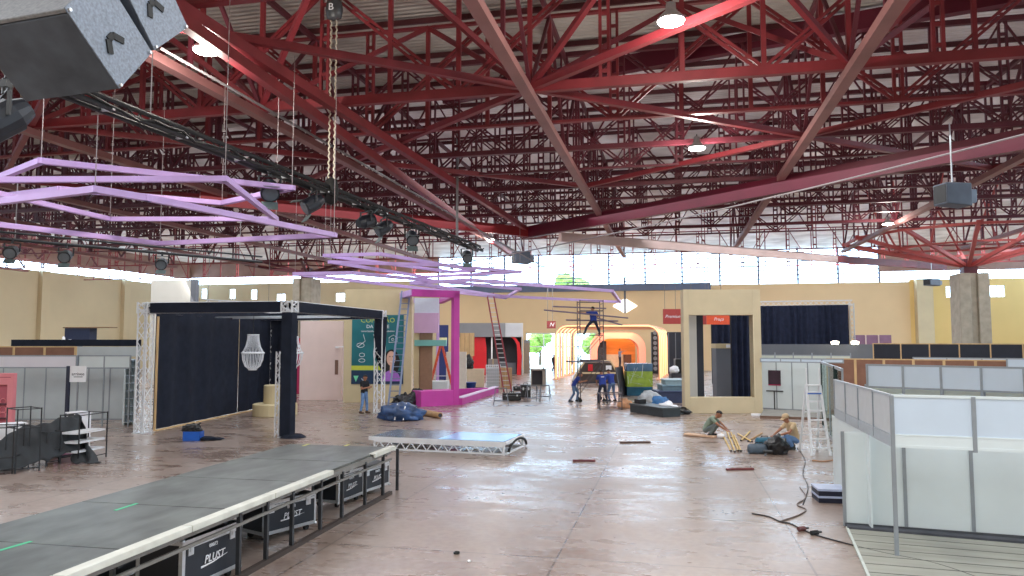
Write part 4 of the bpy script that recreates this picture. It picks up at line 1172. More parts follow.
# pink booth
Pf, Pr, Pb = G(421, 407), G(459, 405), G(496, 392.5)
o, a, L = fr(Pf, Pr)
t = thing('pink_booth', 'magenta framed booth with low base and tall corner post at centre left', 'booth', o, a)
lb = toloc(Pb, t); hb = Zat(Pf, 391.5); zp = Zat(Pr, 291)
MB().box(0, L, 0, 1.1, 0, hb).build('front_base', magenta, t, bevel=.01)
b = MB(); e = (lb-V((L, 0, 0))); b.bar(V((L-.0, 0, .17)), V((lb.x, lb.y, .17)), .34, .34); b.build('side_base', magenta, t)
b = MB(); b.bar(V((L, 0, .36)), V((lb.x, lb.y, .36)), .4, .04); b.build('side_top', mat('pale_lilac_top', C(216, 190, 220), .5, noise=.04), t)
MB().bar((-.1, lb.y*.75, .25), (lb.x*.8, lb.y*.75, .25), .3, .4).build('back_base', magenta, t)
MB().box(L-.32, L, -.02, .3, 0, zp).build('corner_post', magenta, t, bevel=.01)
MB().box(-.5, L, -.02, .3, zp-.35, zp).build('top_beam', magenta, t)
b = MB(); b.bar(V((L-.15, .1, zp-.15)), V((L+2.4, 7, zp-.15)), .3, .3); b.build('top_beam', magenta, t)
b = MB(); b.bar(V((-.4, .1, zp-.15)), V((1.2, 7, zp-.15)), .3, .3); b.bar(V((1.2, 7, zp-.15)), V((L+2.4, 7, zp-.15)), .3, .3); b.build('top_beam', lilac, t)
MB().bar((L+2.2, 6.9, 0), (L+2.2, 6.9, zp), .14).build('rear_post', lilac, t)
# things inside / behind it
def cabinet(px0, px1, py, ytop, label, m, th=.6, name='cabinet', front=None, cat='cabinet', legs=False, ang=0, n=2):
    A, B = G(px0, py), G(px1, py); o, a, L = fr(A, B); h = Zat(A, ytop)
    t = thing(name, label, cat, o, a)
    MB().box(0, L, 0, th, .05, h-.03).build('body', m, t, bevel=.008)
    MB().box(-.02, L+.02, -.02, th+.02, h-.03, h).build('top', m, t, bevel=.006)
    MB().box(.04, L-.04, .04, th-.04, 0, .05).build('plinth', dark_interior, t)
    for i in range(n): MB().box(L*i/n+.02, L*(i+1)/n-.02, -.015, 0, .08, h-.08).build('front_panel', front or m, t, bevel=.004)
    return t, L, h
cabinet(414, 431, 396, 369, 'low white cabinet behind the magenta base', panel_white)
cabinet(446, 466, 391, 352, 'tall off white panel cabinet behind the magenta post', mat('offwhite_cab', C(212, 206, 192), .6, noise=.05))
cc, cL, chh = cabinet(456, 484, 388, 369, 'cream low counter behind the pink booth', mat('cream_counter', C(214, 196, 168), .6, noise=.05), n=3)
t, L, z0, z1 = board('crate_panel', 'pine lattice panel standing behind the pink booth', 'panel', 460, 474, 55, 333, 356, .1, wood_pale)
for i in range(4): MB().box(i*L/3-.02, i*L/3+.02, -.04, 0, z0, z1).build('slat', cardboard, t)
MB().box(.1, .2, .1, .2, 0, z0).build('leg', cardboard, t); MB().box(L-.2, L-.1, .1, .2, 0, z0).build('leg', cardboard, t)
t, L, z0, z1 = board('banner', 'dark blue panel just left of the grey fascia', 'panel', 437, 448, 62, 325, None, .2, mat('royal_blue_panel', C(30, 44, 100), .6, noise=.08))
MB().box(.1, L-.1, -.03, 0, 3.0, 3.5).build('label_patch', mat('pale_yellow_patch', C(226, 222, 170), .6), t)
b, = (MB(),); P = G(468, 390)
t = bag(469, 389, .5, .35, .62, 'black bag sitting on the cream counter behind the pink booth', black_bag, 31)
t.location = cc.location + Matrix.Rotation(cc.rotation_euler.z, 3, 'Z') @ V((cL*.42, .0, chh)); t.scale = (.8, .6, .95)
P = G(471, 390.5)
t = thing('bucket', 'blue bucket standing in front of the cream counter', 'bucket', P)
MB().lathe([(.0, 0), (.26, 0), (.34, .5), (.36, .5), (.36, .53), (.3, .53), (.24, .04), (0, .04)], n=18).build('shell', mat('blue_bucket', C(40, 74, 150), .4, noise=.06), t, True)
MB().path([(.35*math.cos(u), 0, .5+.12*math.sin(u)) for u in [i*math.pi/8 for i in range(9)]], .015, 5).build('handle', alu, t)
# grey and red booth far behind
A, B = Gd(455, 70), Gd(523, 70); o, a, L = fr(A, B)
t = thing('red_booth', 'grey roofed booth with glossy red curved sides and dark interior', 'booth', o, a)
zf1, zf0 = Zat(A, 323), Zat(A, 337)
MB().box(0, L*.74, 0, 2.5, zf0, zf1).build('fascia', grey_fascia, t, bevel=.03)
MB().box(L*.74, L, 0, 2.5, zf0, zf1).build('fascia', light_fascia, t, bevel=.03)
MB().box(L*.3, L*.98, 2.2, 2.4, 0, zf0).build('back_wall', dark_interior, t)
b = MB(); pr = [(L*.24, 0), (L*.24, zf0*.4), (L*.21, zf0*.8), (L*.19, zf0), (L*.44, zf0), (L*.46, zf0*.7), (L*.46, 0)]; b.prism(pr, .4, .7); b.build('red_panel', bright_red, t, bevel=.03)
b = MB(); pr = [(L*.97, 0), (L*.985, zf0*.5), (L*.95, zf0*.85), (L*.88, zf0), (L*.82, zf0), (L*.87, zf0*.93), (L*.91, zf0*.8), (L*.92, zf0*.45), (L*.91, 0)]; b.prism(pr[::-1], .2, .8); b.build('red_arch', bright_red, t)
MB().box(L*.5, L*.9, 1.6, 2.2, 0, 1.1).build('counter', grey_wall, t)
MB().box(L*.985, L, 0, 2.4, 0, zf0).build('side_wall', light_fascia, t)
MB().box(L*.53, L*.55, .3, .4, 0, zf0).build('post', paper_white, t)
t, L, z0, z1 = board('grey_pillar', 'grey panel standing left of the glazed entrance', 'panel', 524, 530, 74, 340, None, .4, mat('warm_grey_panel', C(140, 128, 116), .7, noise=.06))
MB().box(0, L, -.05, 0, z1-.3, z1).build('cap', grey_fascia, t)
# wire crate stack, carton, box, oven
P = G(486, 389); 
t = thing('wire_cage', 'white wire cage crate near the foot of the red ladder', 'crate', P, TH)
b = MB(); h = Zat(P, 365); w = .95
for i in range(8):
    x = w*i/7; b.bar((x, 0, .05), (x, 0, h), .03); b.bar((x, .8, .05), (x, .8, h), .03)
for i in range(8):
    z = .05+(h-.08)*i/7; b.bar((0, 0, z), (w, 0, z), .03); b.bar((0, .8, z), (w, .8, z), .03); b.bar((0, 0, z), (0, .8, z), .03); b.bar((w, 0, z), (w, .8, z), .03)
b.build('wire_mesh', white_alu, t)
MB().box(.06, w-.06, .06, .74, .06, h*.9).build('contents', panel_grey, t)
MB().box(0, w, 0, .8, 0, .05).build('base', alu, t)
def carton(px0, px1, py, ytop, label, m, th=.6, z=0):
    A, B = G(px0, py), G(px1, py); o, a, L = fr(A, B); h = Zat(A, ytop)
    t = thing('carton', label, 'box', o+UP*z, a)
    MB().box(0, L, 0, th, 0, h).build('box', m, t, bevel=.012)
    MB().box(L*.46, L*.54, -.004, th+.004, 0, h+.004).build('tape', mat('packing_tape', C(190, 160, 110), .4, noise=.05), t)
    return t
carton(499, 512, 389, 368, 'brown carton behind the foot of the red ladder', cardboard)
carton(488, 498, 380, 359, 'grey carton behind the white wire cage', mat('grey_carton', C(130, 120, 118), .8, noise=.08))
A, B = G(531, 386), G(546, 386); o, a, L = fr(A, B); h = Zat(A, 369.5)
t = thing('open_cabinet', 'grey box cabinet open at the front near the trestles', 'cabinet', o, a)
b = MB(); b.box(0, L, 0, .05, 0, .08).box(0, .08, 0, .8, 0, h).box(L-.25, L, 0, .8, 0, h).box(0, L, 0, .8, h-.08, h).box(0, L, .75, .8, 0, h).box(0, L, 0, .8, 0, .08); b.build('shell', mat('stone_grey_box', C(150, 140, 130), .7, noise=.08), t)
MB().box(.08, L-.25, .3, .74, .08, h-.1).build('inside', dark_interior, t)
# trestles
def trestle(px, py, w, h, label, ang=0):
    t = thing('trestle', label, 'trestle', G(px, py), TH+ang, 'folding metal trestles')
    m = mat('grey_tube_steel', C(118, 122, 130), .4, .5, noise=.1)
    for s in (-1, 1):
        for y in (-.3, .3): MB().tube((s*w/2, y, 0), (s*w/2*.75, y*.1, h), .022, n=6).build('leg', m, t)
    b = MB(); b.bar((-w/2*.8, 0, h), (w/2*.8, 0, h), .05)
    for y in (-.22, .22): b.tube((-w/2*.95, y, h*.25), (w/2*.95, y, h*.25), .018, n=6)
    b.build('bar', m, t)
trestle(501, 405, .75, .85, 'folding metal trestle left of the black tool cases')
trestle(532, 402, .7, .85, 'folding metal trestle right of the black tool cases', .3)
trestle(545, 400, .6, .8, 'folding metal trestle at the right end of the row by the open cabinet', -.2)
def tool_case(px, py, w, h, d, label, z=0):
    t = thing('tool_case', label, 'case', G(px, py)+UP*z, TH+.1)
    MB().box(-w/2, w/2, 0, d, .02, h).build('body', black_plastic, t, bevel=.03)
    MB().box(-w/2-.01, w/2+.01, -.01, d+.01, h*.68, h*.74).build('seam', grey_wall, t)
    MB().path([(-.12, d/2, h), (-.1, d/2, h+.09), (.1, d/2, h+.09), (.12, d/2, h)], .02, 6).build('handle', rubber, t)
    for x in (-w*.28, w*.28): MB().box(x-.04, x+.04, -.025, 0, h*.6, h*.8).build('latch', alu, t)
tool_case(512, 401, 1.0, .42, .4, 'long low black tool case between the trestles')
tool_case(526, 398, .55, .75, .45, 'upright black tool case between the trestles')
tool_case(519, 391, .7, .3, .4, 'flat black case behind the upright tool case')

# ================================================================ LED ARCH BOOTH
glow = emission('warm_led', (1, .68, .32, 1), 1.7)
archm = mat('peach_arch_frame', C(238, 182, 150), .5, noise=.05, scale=1)
P0_ = Gd(556, 62); 
for i in range(6):
    d = 62+i*2.3
    A, B = Gd(556+i*3.6, d), Gd(660+i*1.7, d); o, a, L = fr(A, B)
    zt = Zat(A, 326) if i == 0 else zt
    t = thing('led_arch', 'glowing warm LED arch at the far end, %s of the row from the front' % (['outermost', 'second', 'third', 'fourth', 'fifth', 'innermost'][i]), 'arch', o, TH, 'glowing arches')
    r = 1.0; W_ = L
    def arch(rad, ww=W_, zz=zt, r=r):
        pts = [(0, 0, 0), (0, 0, zz-r)]
        pts += [(r-r*math.cos(u), 0, zz-r+r*math.sin(u)) for u in [k*math.pi/16 for k in range(1, 8)]]
        pts += [(r, 0, zz), (ww-r, 0, zz)]
        pts += [(ww-r+r*math.sin(u), 0, zz-r+r*math.cos(u)) for u in [k*math.pi/16 for k in range(1, 8)]]
        pts += [(ww, 0, zz-r), (ww, 0, 0)]
        return pts
    MB().path(arch(0), .13, 8).build('frame', archm, t, True)
    MB().path([(x, -.14, z) for x, _, z in arch(0)], .04, 6).build('light_strip', glow, t, True)
    for x in (0, W_): MB().box(x-.3, x+.3, -.3, .3, 0, .08).build('base_plate', archm, t)
L = bpy.data.lights.new('arch_glow', 'AREA'); L.energy = 350; L.color = (1, .7, .4); L.size = 6
lo = bpy.data.objects.new('arch_glow', L); COL.objects.link(lo); lo.location = Gd(610, 68)+UP*4.2
# inner peach arch stage
A, B = Gd(591, 70), Gd(646, 70); o, a, L = fr(A, B)
t = thing('arch_stage', 'thick peach pink arch framing an orange back wall at the far end', 'booth', o, a)
zt = Zat(A, 332); r = 1.6; w = .62
def rarch(off, zoff, r):
    p = [(off, 0), (off, zt-zoff-r)] + [(off+r-r*math.cos(u), zt-zoff-r+r*math.sin(u)) for u in [k*math.pi/16 for k in range(1, 9)]]
    p += [(L-off-r+r*math.sin(u), zt-zoff-r+r*math.cos(u)) for u in [k*math.pi/16 for k in range(0, 9)]] + [(L-off, 0)]
    return p
oa, ia = rarch(0, 0, r), rarch(w, w, r-.4)
b = MB(); k = len(oa)
for y in (0, 1.2):
    b.v += [V((x, y, z)) for x, z in oa] + [V((x, y, z)) for x, z in ia]
for i in range(k-1):
    b.face([i, i+1, k+i+1, k+i]); b.face([2*k+i, 3*k+i, 3*k+i+1, 2*k+i+1]); b.face([i, 2*k+i, 2*k+i+1, i+1]); b.face([k+i, k+i+1, 3*k+i+1, 3*k+i])
b.build('arch', mat('peach_pink_arch', C(240, 160, 140), .5, noise=.04), t)
MB().box(w, L-w, 2.2, 2.4, 0, zt-.4).build('back_wall', mat('orange_wood_wall', C(226, 138, 60), .6, noise=.15, scale=1.5, stretch=(.4, 1, 3)), t)
MB().box(w, L-w, .3, 2.2, 0, .75).build('stage_floor', mat('tan_step', C(190, 140, 100), .7, noise=.1), t)
MB().box(w+.6, L-w-.7, 1.9, 2.2, .75, 1.9).build('counter', mat('pale_counter', C(220, 196, 170), .6, noise=.08), t)
MB().box(w*1.2, w+1.0, 1.2, 2.0, .75, 3.2).build('dark_cabinet', dark_interior, t)
MB().box(L-w-1.2, L-w-.5, 1.5, 2.1, .75, 1.9).build('dark_crate', mat('brown_crate', C(92, 60, 44), .7, noise=.1), t)
cabinet_l = bpy.data.lights.new('stage_glow', 'AREA'); cabinet_l.energy = 120; cabinet_l.color = (1, .66, .36); cabinet_l.size = 3
lo = bpy.data.objects.new('stage_glow', cabinet_l); COL.objects.link(lo); lo.location = Gd(618, 71)+UP*3.9
# dark boards right of the arches
for i, (x0, x1, lb, m_) in enumerate(((652, 659, 'tall black speaker column with round drivers inside the glowing arches', black_plastic), (668, 684, 'wide black panel right of the glowing arches', panel_black))):
    A, B = Gd(x0, 73), Gd(x1, 73); o, a, L = fr(A, B); z1 = Zat(A, 332); 
    t = thing('display_board', lb, 'panel', o, a)
    MB().box(0, L, 0, .4, 0, z1).build('body', m_, t, bevel=.03)
    if i == 0:
        for k in range(8): MB().tube((L/2, -.02, .5+k*.5), (L/2, 0, .5+k*.5), .2, n=12).build('driver', grey_fascia, t)
    else:
        for x in (.1, L*.5, L-.1): MB().box(x-.04, x+.04, -.04, 0, .1, z1-.1).build('batten', grey_wall, t)
# sloping kiosk in front of arches
A, B = Gd(574, 57), Gd(621, 57); o, a, L = fr(A, B); h = Zat(A, 361)
t = thing('sloped_kiosk', 'low dark kiosk with sloping ends and pale rim before the arches', 'kiosk', o, a)
MB().prism([(0, .1), (L*.04, h*.35), (L*.24, h*.93), (L*.78, h*.93), (L*.95, h*.35), (L*.98, .1)], 0, 1.8).build('body', mat('bronze_dark_glass', C(70, 58, 54), .3, noise=.25, scale=1.5), t)
b = MB(); b.path([(0, -.05, .05), (L*.04, -.05, h*.38), (L*.24, -.05, h), (L*.78, -.05, h), (L*.95, -.05, h*.38), (L, -.05, .05)], .08, 6); b.build('rim', mat('cream_rim', C(214, 190, 150), .5, noise=.05), t)
MB().box(0, L, -.1, 1.9, 0, .12).build('base', dark_interior, t)
MB().box(L*.3, L*.4, -.06, 0, h*.55, h*.85).build('red_display', bright_red, t)
MB().box(L*.68, L*.8, -.06, 0, h*.6, h*.8).build('white_display', paper_white, t)
MB().box(L*.1, L*.9, -.04, 0, h*.42, h*.5).build('shelf_line', mat('cream_rim', C(214, 190, 150)), t)
# hanging red signs
def hung_sign(px0, px1, y0, y1, d, label, m_, txt, size):
    A = Gd(px0, d); B = Gd(px1, d); o, a, L = fr(A, B); z1, z0 = Zat(A, y0), Zat(A, y1)
    t = thing('hanging_sign', label, 'sign', o+UP*z0, a)
    MB().box(0, L, 0, .08, 0, z1-z0).build('board', m_, t)
    if txt: text('lettering', txt, size, (L*.52, -.01, (z1-z0)*.5), paper_white, t, shear=.3)
    for x in (L*.1, L*.65): MB().tube((x, .04, z1-z0), (x, .04, BZ-z0), .02, n=5).build('hanger', gw, t)
hung_sign(664, 683.5, 309, 324, 60, 'dark red hanging sign with white script left of the sand coloured portal', mat('brick_red_sign', C(170, 62, 58), .6, noise=.06), 'Premium', .36)
hung_sign(690, 716, 314.5, 324.5, 58, 'dark red hanging sign seen through the portal behind the silver pillar', mat('brick_red_sign', C(170, 62, 58)), None, .3)
hung_sign(708, 731, 314, 324.5, 50, 'bright orange red hanging sign seen through the sand coloured portal', mat('orange_red_sign', C(226, 84, 44), .5, noise=.08), 'Praça', .3)
hung_sign(547, 556, 321, 328.5, 66, 'tiny dark red sign with pale mark left of the glowing arches', mat('maroon_sign', C(128, 48, 50), .6), 'N', .5)
# ================================================================ SCAFFOLD
D0 = 39.5
A, B = Gd(580.5, D0), Gd(604, D0); o, a, L = fr(A, B)
t = thing('scaffold_tower', 'tall thin rolling scaffold tower in the middle of the hall', 'scaffold', o, TH)
zs = Zat(A, 300); dp = 1.6; sm = mat('grey_scaffold_tube', C(92, 84, 88), .45, .4, noise=.15)
for x in (0, L):
    for y in (0, dp):
        sd_ = MB().tube((x, y, .2), (x, y, zs), .03, n=6).build('standard', sm, t)
        MB().tube((x, y-.03, .1), (x, y+.03, .1), .1, n=12).box(x-.04, x+.04, y-.04, y+.04, .1, .24).build('caster', rubber, sd_)
b = MB()
for i in range(14):
    z = .45+i*.4
    if z < zs:
        for x in (0, L): b.tube((x, 0, z), (x, dp, z), .02, n=5)
b.build('rungs', sm, t)
b = MB()
for z in (2.2, zs-.05, zs-.55):
    for y in (0, dp): b.tube((0, y, z), (L, y, z), .025, n=6)
for y in (0, dp): b.tube((0, y, .5), (L, y, 2.1), .02, n=5); b.tube((0, y, 2.2), (L, y, 3.6), .02, n=5)
b.build('ledger', sm, t)
zp_ = Zat(A, 361.5)
MB().box(-.65, L+.35, .1, dp-.1, zp_-.05, zp_).build('platform', mat('scaffold_plank', C(96, 92, 96), .7, noise=.2), t)
zq = Zat(A, 334.5)
MB().box(0, L, .3, 1.0, zq-.06, zq).build('platform', mat('scaffold_plank', C(96, 92, 96)), t)
SCF, zq_world = t, zq
# long bars laid on top
barm = mat('dusty_violet_bar', C(128, 112, 128), .5, noise=.1)
for i, (p, q) in enumerate((((544, 310), (628, 318)), ((553, 306.5), (606, 308.5)), ((566, 320), (618, 321)), ((590, 316), (622, 325)))):
    P, Q = W(p[0], p[1], 39.2+i*.3), W(q[0], q[1], 40.3+i*.2)
    tag(MB().tube(P, Q, .045, n=6).build('long_bar', barm), '%s long thin bar laid across the top of the scaffold' % ['longest', 'highest', 'lowest', 'short slanting'][i], 'bar', 'bars on the scaffold')
# low trolley frame beside it
A, B = G(600, 410), G(622, 410); o, a, L = fr(A, B)
t = thing('frame_trolley', 'low grey tube frame lying under the two people in blue', 'frame', o, TH)
b = MB()
for z in (.05, .75):
    b.tube((0, 0, z), (L, 0, z), .025, n=6); b.tube((0, 1.0, z), (L, 1.0, z), .025, n=6); b.tube((0, 0, z), (0, 1, z), .025, n=6); b.tube((L, 0, z), (L, 1, z), .025, n=6)
b.build('tube_frame', sm, t)
for x in (0, L):
    for y in (0, 1.0): MB().tube((x, y, 0), (x, y, .95 if x else .75), .025, n=6).build('upright', sm, t)
MB().bar((0, 0, .4), (L, 0, .4), .03).build('crossbar', sm, t)

# wrapped pallet
A, B = G(627, 396), G(653, 396); o, a, L = fr(A, B); h = Zat(A, 363.5)
t = thing('wrapped_stack', 'plastic wrapped stack, blue on top, lime in the middle and teal below', 'stack', o, a)
bands = ((.0, .28, C(26, 84, 108), 'teal_wrap'), (.28, .76, C(150, 176, 66), 'lime_wrap'), (.76, 1.0, C(78, 110, 140), 'blue_wrap'))
for z0, z1, c, nm in bands:
    MB().box(0, L, 0, 1.1, z0*h, z1*h).build(nm, mat(nm, c, .25, noise=.2, scale=3, bump=.4, spec=.8), t, bevel=.03)
b = MB()
for i in range(9): b.bar((random.uniform(0, L), -.012, random.uniform(.3, 1)*h), (random.uniform(0, L), -.012, random.uniform(.3, 1)*h), .02, .006)
b.build('wrap_highlights', mat('painted_highlight', C(226, 232, 236), .2), t)  # highlights on the film put in as thin pale bars
A, B = G(620.5, 397), G(627, 395); o, a, L = fr(A, B)
t = thing('leaning_panel', 'dark grey panel standing against the left side of the wrapped stack', 'panel', o, a)
MB().xbox(V((0, 0, .0)), V((L, 0, 0)), V((0, .06, 0)), V((0, .25, 1.7))).build('board', dark_interior, t); MB().xbox(V((0, -.01, .0)), V((.05, 0, 0)), V((0, .06, 0)), V((0, .25, 1.7))).build('edge', grey_fascia, t)
# clutter before the stack
A, B = G(630, 412), G(663, 417.5); o, a, L = fr(A, B)
t = thing('dark_box', 'long low dark box lying on the floor left of the portal', 'box', o, a)
MB().box(0, L, 0, .9, 0, .38).build('box', mat('green_black_box', C(44, 52, 56), .5, noise=.2), t, bevel=.02)
MB().box(-.02, L+.02, -.03, .93, .33, .4).build('lid', mat('dark_lid', C(58, 66, 68), .5, noise=.2), t, bevel=.01)
MB().box(.05, .45, .2, .6, .4, .6).build('carry_case', black_plastic, t, bevel=.02)
def clut(px, py, rx, rz_, m_, sd, lb, nm='plastic_sheet', cat='sheet'):
    return tag(MB().blob(G(px, py)+V((0, 0, rz_*.5)), rx, rx*.7, rz_, .45, 2.4, sd, 3, flat=True).build(nm, m_, None, True), lb, cat)
clut(650, 404, .55, .42, mat('clear_film', C(180, 186, 190), .3, noise=.2, bump=.4), 41, 'crumpled grey plastic film on the long dark box')
clut(668, 414, .5, .35, paper_white, 43, 'crumpled white plastic sheet right of the long dark box')
clut(660, 408, .4, .4, mat('blue_film', C(60, 120, 180), .4, noise=.2, bump=.3), 47, 'crumpled blue plastic sheet behind the long dark box')
clut(680, 414, .45, .2, black_bag, 49, 'flat black plastic sheet beside the portal foot')
clut(625, 408, .35, .28, mat('orange_tan_rag', C(190, 140, 104), .8, noise=.3), 51, 'tan rag heap left of the long dark box', 'rag', 'rag')
P = G(647, 401.5)
t = thing('tape_dispenser', 'small dark green tool lying in front of the wrapped stack', 'tool', P)
MB().tube((-.2, 0, .1), (.12, .05, .1), .1, n=10).build('body', mat('green_tool', C(28, 96, 60), .4), t); MB().bar((.1, .03, .1), (.3, .2, .06), .08).build('grip', rubber, t)
# slabs
sl = [(659, 685, 403, 391, C(52, 62, 92), 'navy block at the bottom of the slab stack left of the portal', 1.7), (664, 686, 397, 385, C(104, 128, 140), 'grey teal slab in the middle of the stack left of the portal', 1.5), (668, 687, 392, 378.5, C(140, 160, 166), 'pale grey slab on top of the stack left of the portal', 1.2)]
zprev = 0
for i, (x0, x1, py, yt, c, lb, dpt) in enumerate(sl):
    A = G(x0, 403); B = G(x1, 403); o, a, L = fr(A, B)
    yv = V((-math.sin(a), math.cos(a), 0))
    t = thing('slab', lb, 'slab', o+UP*zprev+yv*(.25*i), a)
    hh = [.62, .3, .28][i]
    MB().box(0, L, 0, dpt, 0, hh-.06).build('core', mat('slab_%d_core' % i, c, .5, noise=.08), t)
    MB().box(-.05, L+.05, -.05, dpt+.05, hh-.06, hh).build('top_sheet', mat('slab_top_%d' % i, tuple(min(1, k*1.5) for k in c[:3])+(1,), .4, noise=.08), t, bevel=.01)
    zprev += hh
A = Gd(672, 47)
t = thing('machine', 'dark machine with white parts behind the slab stack left of the portal', 'machine', A, TH)
MB().box(0, 1.0, 0, .9, 0, 1.2).build('base', dark_interior, t, bevel=.03)
MB().box(.3, .9, .2, .8, 1.2, 2.1).build('column', black_plastic, t, bevel=.03)
MB().blob((.2, .2, 1.4), .3, .3, .25, .3, 2, 61, 3).build('white_part', paper_white, t, True)
MB().box(.1, .9, -.15, .1, .8, .95).build('arm', grey_wall, t)

# ================================================================ SAND PORTAL
A, B = G(685, 413.5), G(763, 413.5); o, a, L = fr(A, B)
t = thing('display_portal', 'big sand coloured rectangular portal frame right of centre', 'portal', o, a)
def lx(px): return L*(px-685)/78
z1 = Zat(A, 289.5); zo1 = Zat(A, 315); zo0 = Zat(A, 397.5); x0, x1 = lx(690.5), lx(755); dp = .55
b = MB(); b.box(0, x0, 0, dp, 0, z1); b.build('left_jamb', portal_beige, t, bevel=.01)
MB().box(x1, L, 0, dp, 0, z1).build('right_jamb', portal_beige, t, bevel=.01)
MB().box(x0, x1, 0, dp, zo1, z1).build('header', portal_beige, t, bevel=.01)
MB().box(x0, x1, 0, dp, 0, zo0).build('sill', portal_beige, t, bevel=.01)
MB().box(x1, x1+.03, -.015, dp, zo0, zo1).build('inner_edge', mat('pale_edge', C(222, 208, 176)), t)
MB().box(lx(697), lx(706), dp+.9, dp+1.3, 0, zo1+.3).build('silver_pillar', mat('silver_laminate', C(184, 182, 178), .4, .2, noise=.08, scale=.8), t)
MB().box(lx(706), lx(713), dp+.9, dp+1.3, 0, zo1+.3).build('black_pillar', panel_black, t)
MB().box(x0-.2, x1+.3, dp, dp+1.6, 0, .08).build('floor_plate', carpet_grey, t)
A, B = Gd(733, 41.5), Gd(760, 41.5); o, a, L = fr(A, B)
t = thing('black_curtain', 'tall black curtain seen through the opening of the sand portal', 'curtain', o, a)
zt = Zat(A, 313)
curtain(V((0, 0, 0)), V((L, 0, 0)), .03, zt, 5, .1).build('cloth', navy_cloth, t, True)
MB().tube((-.1, 0, zt), (L+.1, 0, zt), .05).build('rail', alu, t)
for x in (0, L): MB().tube((x, .12, 0), (x, .12, zt), .05).build('stand', black_metal, t)
A, B = Gd(713, 56), Gd(765, 56); o, a, L = fr(A, B)
t = thing('black_curtain', 'dark curtain far behind the grey kiosk, glimpsed through the portal', 'curtain', o, a)
zt = Zat(A, 309)
curtain(V((0, 0, 0)), V((L, 0, 0)), 2.2, zt, 9, .12).build('cloth', navy_cloth, t, True)
MB().tube((-.1, 0, zt), (L+.1, 0, zt), .05).build('rail', alu, t)
for x in (0, L): MB().tube((x, .12, 0), (x, .12, zt), .05).build('stand', black_metal, t)
t, L, z0, z1 = board('grey_kiosk', 'grey upright box with cream top inside the sand portal view', 'kiosk', 717, 733, 43, 348, None, .9, grey_wall)
MB().box(-.03, L+.03, -.05, .95, z1-.02, z1+.25).build('cream_top', beige, t)
MB().box(L*.62, L*.9, -.06, 0, z1+.02, z1+.2).build('white_label', paper_white, t)  # plain white patch on the cream top

# ================================================================ RIGHT SIDE
# high black curtain on truss
A, B = Gd(760, 52), Gd(853, 50); o, a, L = fr(A, B)
t = thing('stage_curtain', 'wide pleated black curtain hanging from a white truss at right of the hall', 'curtain', o, a)
zt = Zat(A, 304.5)
curtain(V((0, 0, 0)), V((L*.98, 0, 0)), .05, zt-.1, 16, .1).build('cloth', navy_cloth, t, True)
lattice(MB(), (-.2, .3, zt+.05), (L+.15, .3, zt+.05), .32, .03).build('truss_beam', white_truss, t)
for x in (-.1, L+.1): lattice(MB(), (x, .3, 0), (x, .3, zt), .28, .03).build('truss_post', alu, t)
def lowwall(px0, px1, d0, d1, y0, label, m_, n, fm, name='booth_wall', z0=0, rails=(), z1=None, ext=0, pw=.03):
    A, B = Gd(px0, d0), Gd(px1, d1)
    return pwall(name, label, A, B, z0, z1 or Zat(A, y0), n, m_, fm, 'booth wall', rails=rails, ext=ext, pw=pw)
lowwall(758, 880, 47, 45.5, 344.2, 'long slate grey wall under the pleated black curtain', grey_wall, 6, grey_wall)
A = Gd(834, 46)
for px, lb in ((835, 'left'), (855, 'right')):
    P = W(px, 343, 45); t = thing('spotlight', '%s of two small lit spots on top of the slate wall' % lb, 'lamp', V((P.x, P.y, Zat(P, 344.5))), 0)
    MB().lathe([(.0, 0), (.2, 0), (.24, .16), (.1, .22), (0, .22)], n=14).build('globe', emission('spot_glow', (1, .9, .68, 1), 8), t, True); MB().tube((0, 0, -.08), (0, 0, 0), .1).build('base', black_metal, t)
t, L, z0, z1 = board('purple_backdrop', 'muted purple panels glimpsed above the slate wall right of the curtain', 'panel', 856, 893, 58, 335, None, .2, mat('mauve_panel', C(140, 104, 128), .7, noise=.15, scale=1))
for x in (L*.3, L*.65): MB().box(x-.05, x+.05, -.04, 0, 0, z1).build('batten', pink_pale, t)
lowwall(875, 1060, 42, 37, 343.2, 'row of black panels between pale posts below the right column', panel_black, 6, wood_pale)
lowwall(758, 852, 41.5, 39.5, 354.5, 'far row of cream white panels behind the booth with the dark poster', mat('cream_white_panel', C(206, 212, 200), .5, noise=.04), 5, post_grey, ext=.12)
lowwall(915, 1060, 38.5, 35, 357, 'far bluish white panel row just below the black panels', panel_bluish, 4, post_grey)
lowwall(829, 1011, 32.5, 29.5, 358.2, 'row of six brown boards between pale posts at right', panel_brown, 6, wood_pale, pw=.05)
t = lowwall(1010, 1070, 29.4, 28, 358, 'bluish white panels continuing the brown board row at the right edge', panel_bluish, 2, post_grey)
# booth with dark poster
A, B = Gd(762, 36), Gd(842, 34); 
t = pwall('booth_wall', 'white booth wall with a dark red poster left of the step ladder', A, B, 0, 2.35, 5, panel_white, post_grey, 'booth wall')
o, a, L = fr(A, B)
xp0, xp1 = L*(769.5-762)/80, L*(782.5-762)/80
MB().box(xp0, xp1, -.035, -.014, Zat(A, 385), Zat(A, 370)).build('poster', mat('dark_plum_poster', C(54, 32, 48), .5, noise=.3, scale=2), t)['label'] = 'dark plum poster with pink lower edge'
MB().box(xp0, xp1, -.04, -.014, Zat(A, 385), Zat(A, 384)).build('poster_edge', magenta_wall, t)
MB().box(xp0-.1, xp1+.1, -.06, -.014, Zat(A, 391), Zat(A, 390)).build('shelf_line', dark_interior, t)
MB().box(L*.16, L*.175, -.03, -.01, 0, Zat(A, 391)).build('seam', dark_interior, t)
A2_, B2_ = Gd(762, 33.5), Gd(845, 31.8)
